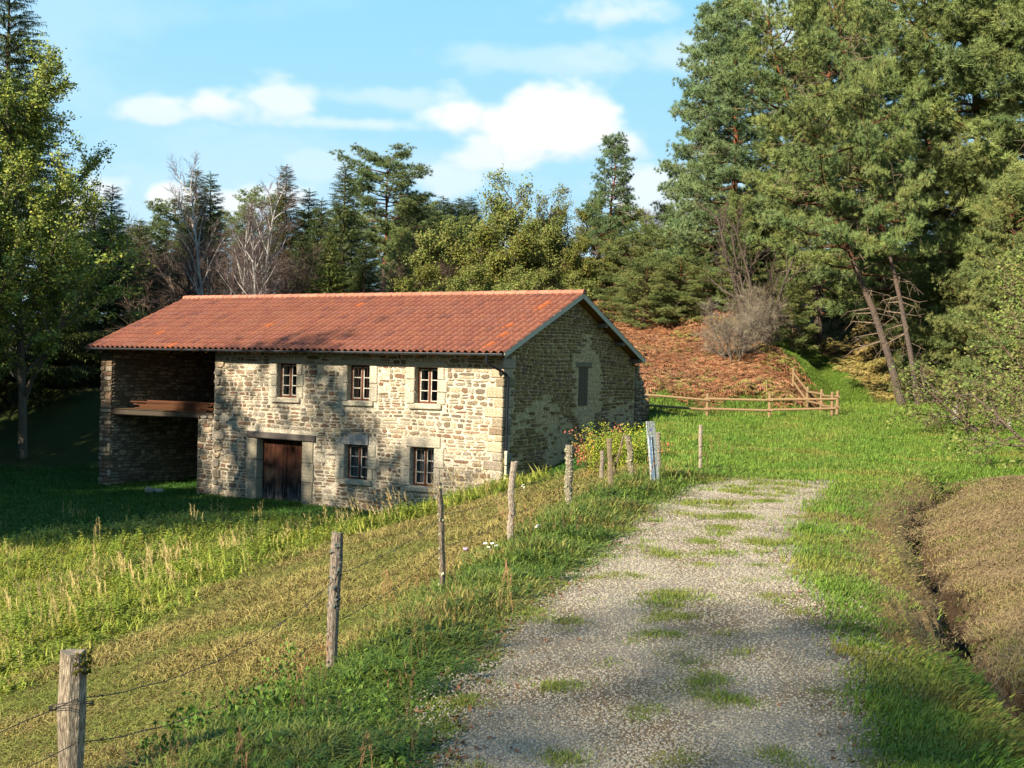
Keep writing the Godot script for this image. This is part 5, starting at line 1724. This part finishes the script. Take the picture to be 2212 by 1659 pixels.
func grass() -> void:
	var r := rng(900)
	var short := [[], PackedColorArray()]
	var verge := [[], PackedColorArray()]
	var hay := [[], PackedColorArray()]
	var tall := [[], PackedColorArray()]
	var weed := [[], PackedColorArray()]
	var seeds := [[], PackedColorArray()]
	var bits := [[], PackedColorArray()]
	var ferns := [[], PackedColorArray()]
	var put := func(set: Array, x: float, z: float, s: float, sy: float, c: Color):
		var h := th(x, z)
		var up := Vector3(h - th(x + 0.3, z), 0.3, h - th(x, z + 0.3)).normalized()
		set[0].append(Transform3D(basis_y(up, r.randf() * TAU) * Basis.from_scale(Vector3(s, s * sy, s)), Vector3(x, h - 0.005, z)))
		set[1].append(c)
	var greens := [rgb(88, 116, 38), rgb(80, 110, 36), rgb(98, 122, 42), rgb(98, 114, 46)]
	for i in 72000:
		var d := 4.3 * pow(64.0 / 4.3, r.randf())
		var x := r.randf_range(-0.46 * d - 1.5, 0.46 * d + 1.5)
		var z := -d
		var far := pow(maxf(d, 6.0) / 8.0, 0.62)
		var n := patchy.get_noise_2d(x * 0.9, z * 0.9)
		match zone(x, z):
			0:
				var c: Color = vary(greens[r.randi() % 4], r, 0.2).lerp(rgb(132, 124, 60), clampf(n * 2.0 - 0.28, 0, 0.65))
				put.call(short, x, z, far * r.randf_range(0.7, 1.15), 0.8 + maxf(0.0, ragged.get_noise_2d(x * 3.0, z * 3.0)) * 1.6, c)
				if r.randf() < 0.05: put.call(weed, x, z, 0.22 * far, 0.5, vary(rgb(96, 124, 44), r, 0.2))
			1:
				var dry := clampf(n * 2.2 + 0.1, 0, 1)
				var c: Color = vary(rgb(84, 106, 36), r, 0.25).lerp(vary(rgb(146, 124, 74), r, 0.2), dry * 0.85 if r.randf() < 0.6 else 0.1)
				var edge := clampf((ip(RLZ, RLX, d) - x) / 0.5, 0.2, 1.0)
				put.call(verge, x, z, far * r.randf_range(0.6, 1.1), edge * (0.75 + 0.5 * n), c)
				if r.randf() < 0.03: put.call(weed, x, z, 0.55 * far, 0.8, vary(rgb(72, 98, 36), r, 0.2))
				if r.randf() < 0.012: put.call(seeds, x, z, 0.7 * far, 0.8, vary(rgb(130, 96, 66), r, 0.2))
			2:
				var c: Color = vary(rgb(134, 122, 68), r, 0.14).lerp(vary(rgb(108, 114, 48), r, 0.14), clampf(0.58 - n * 1.5 + r.randf_range(-0.3, 0.3), 0, 1))
				if r.randf() < 0.14: c = vary(rgb(96, 74, 46), r, 0.2)
				put.call(hay, x, z, far * r.randf_range(0.7, 1.2), 1.0 + maxf(0.0, n) * 2.0, c)
				if r.randf() < 0.22: put.call(short, x, z, far * r.randf_range(0.5, 0.9), 0.7, vary(rgb(104, 122, 46), r, 0.25))
			3:
				var m := ragged.get_noise_2d(x * 2.0, z * 2.0 + 90.0)
				var edge := sst(0.0, 1.5, absf(x - ip(BZ, BX, d))) if d < 32 else 1.0
				if r.randf() < 0.74:
					put.call(tall, x, z, far * r.randf_range(0.6, 1.0), (0.5 + 0.5 * edge) * (0.8 + 0.4 * n), vary(rgb(122, 132, 46), r, 0.2).lerp(rgb(152, 138, 74), clampf(m * 1.8 - 0.05 + r.randf_range(-0.2, 0.3), 0, 0.9)))
				elif r.randf() < 0.72:
					put.call(weed, x, z, far * r.randf_range(0.55, 0.95), (0.55 + 0.5 * edge) * r.randf_range(0.7, 1.1), vary(rgb(112, 130, 42), r, 0.2).lerp(rgb(150, 148, 52), clampf(-m * 1.6, 0, 0.7)))
				elif r.randf() < 0.22:
					put.call(seeds, x, z, far * 0.62, 1.15 * (0.6 + 0.4 * edge), vary(rgb(160, 140, 92), r, 0.2))
			4:
				if r.randf() < 0.6: put.call(short, x, z, far * r.randf_range(0.7, 1.1), 0.9, vary(rgb(58, 92, 32), r, 0.2))
			5:
				var c: Color = vary(greens[r.randi() % 4], r, 0.2).lerp(vary(rgb(140, 118, 62), r, 0.2), clampf(n * 1.4 - 0.12, 0, 0.55))
				put.call(short, x, z, far * r.randf_range(0.8, 1.25), 1.15, c)
			6:
				if r.randf() < 0.34: put.call(hay, x, z, far * r.randf_range(0.6, 1.1), 0.8, vary(rgb(132, 112, 78), r, 0.2))
				if r.randf() < 0.22 + n * 0.9: put.call(short, x, z, far * r.randf_range(0.6, 1.0), 0.8, vary(rgb(106, 114, 50), r, 0.25).lerp(rgb(140, 124, 76), r.randf() * 0.7))
			7:
				var l := ip(RLZ, RLX, d)
				var rr := ip(RLZ, RRX, d)
				var t := (x - l) / (rr - l)
				var mid := 1.0 - absf(t - 0.5) * 5.0 + sst(17, 22, d) * 0.7
				var side := maxf(0.0, 1.0 - minf(t, 1.0 - t) * 14.0)
				var m := ragged.get_noise_2d(x * 5.0, z * 3.5)
				if m > 0.40 - 0.24 * maxf(mid, side) or r.randf() < 0.012:
					put.call(short, x, z, far * r.randf_range(0.42, 0.8), 0.75 + maxf(0.0, m) * 1.2, vary(rgb(92, 114, 38), r, 0.25).lerp(rgb(138, 124, 66), r.randf() * 0.45))
				elif r.randf() < 0.05:
					put.call(hay, x, z, far * 0.5, 0.5, vary(rgb(128, 92, 58), r, 0.25))
			8:
				var path := x > 13.5 and x < 20.0 and absf(x - 17.0 + (d - 62.0) * 0.1) < 2.2
				if (path and d < 61.0) or (x > 4.0 and x < 15.0 and d < 60.5): put.call(short, x, z, far * r.randf_range(0.8, 1.2), 1.0, vary(greens[r.randi() % 4], r, 0.2))
			9:
				if r.randf() < 0.2: put.call(weed, x, z, 0.28 * far, 0.6, vary(rgb(120, 128, 62), r, 0.25))
	# grass on the path that climbs between the pines
	for i in 4500:
		var d := r.randf_range(60.0, 84.0)
		var x := 17.0 - (d - 62.0) * 0.1 + r.randf_range(-2.1, 2.1)
		if zone(x, -d) == 8: put.call(short, x, -d, r.randf_range(2.2, 3.4), 1.0, vary(greens[r.randi() % 4], r, 0.25))
	# bracken on the hillside
	for i in 17000:
		var x := r.randf_range(-4.0, 34.0)
		var d := r.randf_range(57.0, 96.0)
		if zone(x, -d) != 8 or (x > 5.0 and x < 15.0 and d < 59.2 + ragged.get_noise_2d(x * 3.0, 5.0) * 1.5): continue
		var path := x > 13.5 and x < 20.0 and absf(x - 17.0 + (d - 62.0) * 0.1) < 2.4
		if path: continue
		if x > 18.0 and r.randf() < 0.6: continue
		var c := vary([rgb(132, 88, 60), rgb(114, 80, 56), rgb(144, 106, 74), rgb(122, 82, 54)][r.randi() % 4], r, 0.2) if x < 17.0 else vary(rgb(132, 116, 66), r, 0.25)
		var n := patchy.get_noise_2d(x * 0.3, d * 0.3)
		if r.randf() < 0.08 + maxf(0.0, n) * 0.5: c = vary(rgb(116, 110, 56), r, 0.2)
		put.call(ferns, x, -d, r.randf_range(0.5, 1.3), 0.8 + maxf(0.0, n) * 1.4, c)
	scatter("lawn_grass", blades(911, 60, 0.062, 0.105, 0.0034, 0.8), M.blade, short[0], short[1], "short green lawn grass beside the track", "grass")
	scatter("verge_grass", blades(912, 50, 0.17, 0.09, 0.0045, 0.95, 0.15), M.blade, verge[0], verge[1], "long uncut verge grass along the wire fence", "grass")
	scatter("mown_hay", litter(913, 100, 0.09, 0.14, 0.0019), M.blade, hay[0], hay[1], "dry mown hay lying on the sloping meadow", "hay")
	scatter("meadow_grass", blades(914, 40, 0.30, 0.13, 0.0055, 0.85, 0.12), M.blade, tall[0], tall[1], "tall uncut meadow grass between hay and barn", "grass")
	scatter("meadow_weeds", leafy(915, 260, 0.30, 0.042), M.leaf, weed[0], weed[1], "leafy green weeds growing in the uncut meadow", "weeds")
	scatter("seed_grass", seedhead(916, 0.62), M.blade, seeds[0], seeds[1], "pale seed heads above the meadow grass", "grass")
	scatter("bracken", fern(917), M.frond, ferns[0], ferns[1], "rust brown dead bracken covering the hillside", "bracken")
	# gravel
	var peb := [[], PackedColorArray()]
	var tones := [rgb(146, 138, 122), rgb(130, 122, 108), rgb(156, 147, 128), rgb(142, 126, 100), rgb(112, 108, 102), rgb(170, 160, 138)]
	var q := MB.new()
	for i in 44:
		var s := (0.0042 + 0.0075 * pow(r.randf(), 2.5)) * (1.0 if r.randf() > 0.03 else 2.2)
		var b := Basis.from_euler(Vector3(r.randf_range(-0.5, 0.5) - PI / 2, r.randf() * TAU, 0)).scaled(Vector3(s * r.randf_range(0.9, 1.6), s * r.randf_range(0.5, 0.9), s * r.randf_range(0.9, 1.4)))
		var a := r.randf() * TAU
		var c: Color = tones[r.randi() % 6]
		q.add(Transform3D(b, Vector3(cos(a), 0, sin(a)) * 0.22 * sqrt(r.randf()) + Vector3(0, s * 0.12, 0)), stone_shapes[i % 14], vary(Color(c.r / 0.27, c.g / 0.24, c.b / 0.18), r, 0.15))
	for i in 2300:
		var d := 4.4 * pow(22.0 / 4.4, pow(r.randf(), 1.1))
		var l := ip(RLZ, RLX, d)
		var rr := ip(RLZ, RRX, d)
		var x := r.randf_range(l - 0.1, rr + 0.1)
		if zone(x, -d) != 7: continue
		peb[0].append(Transform3D(Basis(Vector3.UP, r.randf() * TAU).scaled(Vector3.ONE * pow(d / 6.0, 0.4)), Vector3(x, th(x, -d) + 0.012, -d)))
		peb[1].append(vary(Color(0.27, 0.24, 0.18), r, 0.1))
	scatter("gravel_stones", q.mesh(), M.pebble, peb[0], peb[1], "loose grey and tan gravel stones on the track", "gravel")
	# fallen leaves
	var lv := [[], PackedColorArray()]
	var lm := MB.new()
	lm.tri(Vector3(-0.5, 0, 0), Vector3(0, 0.12, 0.4), Vector3(0.6, 0, 0), Color.WHITE)
	lm.tri(Vector3(-0.5, 0, 0), Vector3(0.6, 0, 0), Vector3(0, 0.15, -0.4), Color.WHITE)
	for i in 1600:
		var d := 4.6 * pow(16.0 / 4.6, r.randf())
		var l := ip(RLZ, RLX, d)
		var rr := ip(RLZ, RRX, d)
		var x := l + r.randfn(0, 0.22) if r.randf() < 0.6 else rr + 0.1 + r.randfn(0, 0.3)
		lv[0].append(Transform3D(Basis.from_euler(Vector3(r.randfn(0, 0.4), r.randf() * TAU, r.randfn(0, 0.4))).scaled(Vector3.ONE * r.randf_range(0.018, 0.036)), Vector3(x, th(x, -d) + 0.022, -d)))
		lv[1].append(vary(rgb(104, 74, 50), r, 0.3))
	scatter("fallen_leaves", lm.mesh(), M.leaf, lv[0], lv[1], "brown fallen leaves along the edges of the gravel track", "leaves")
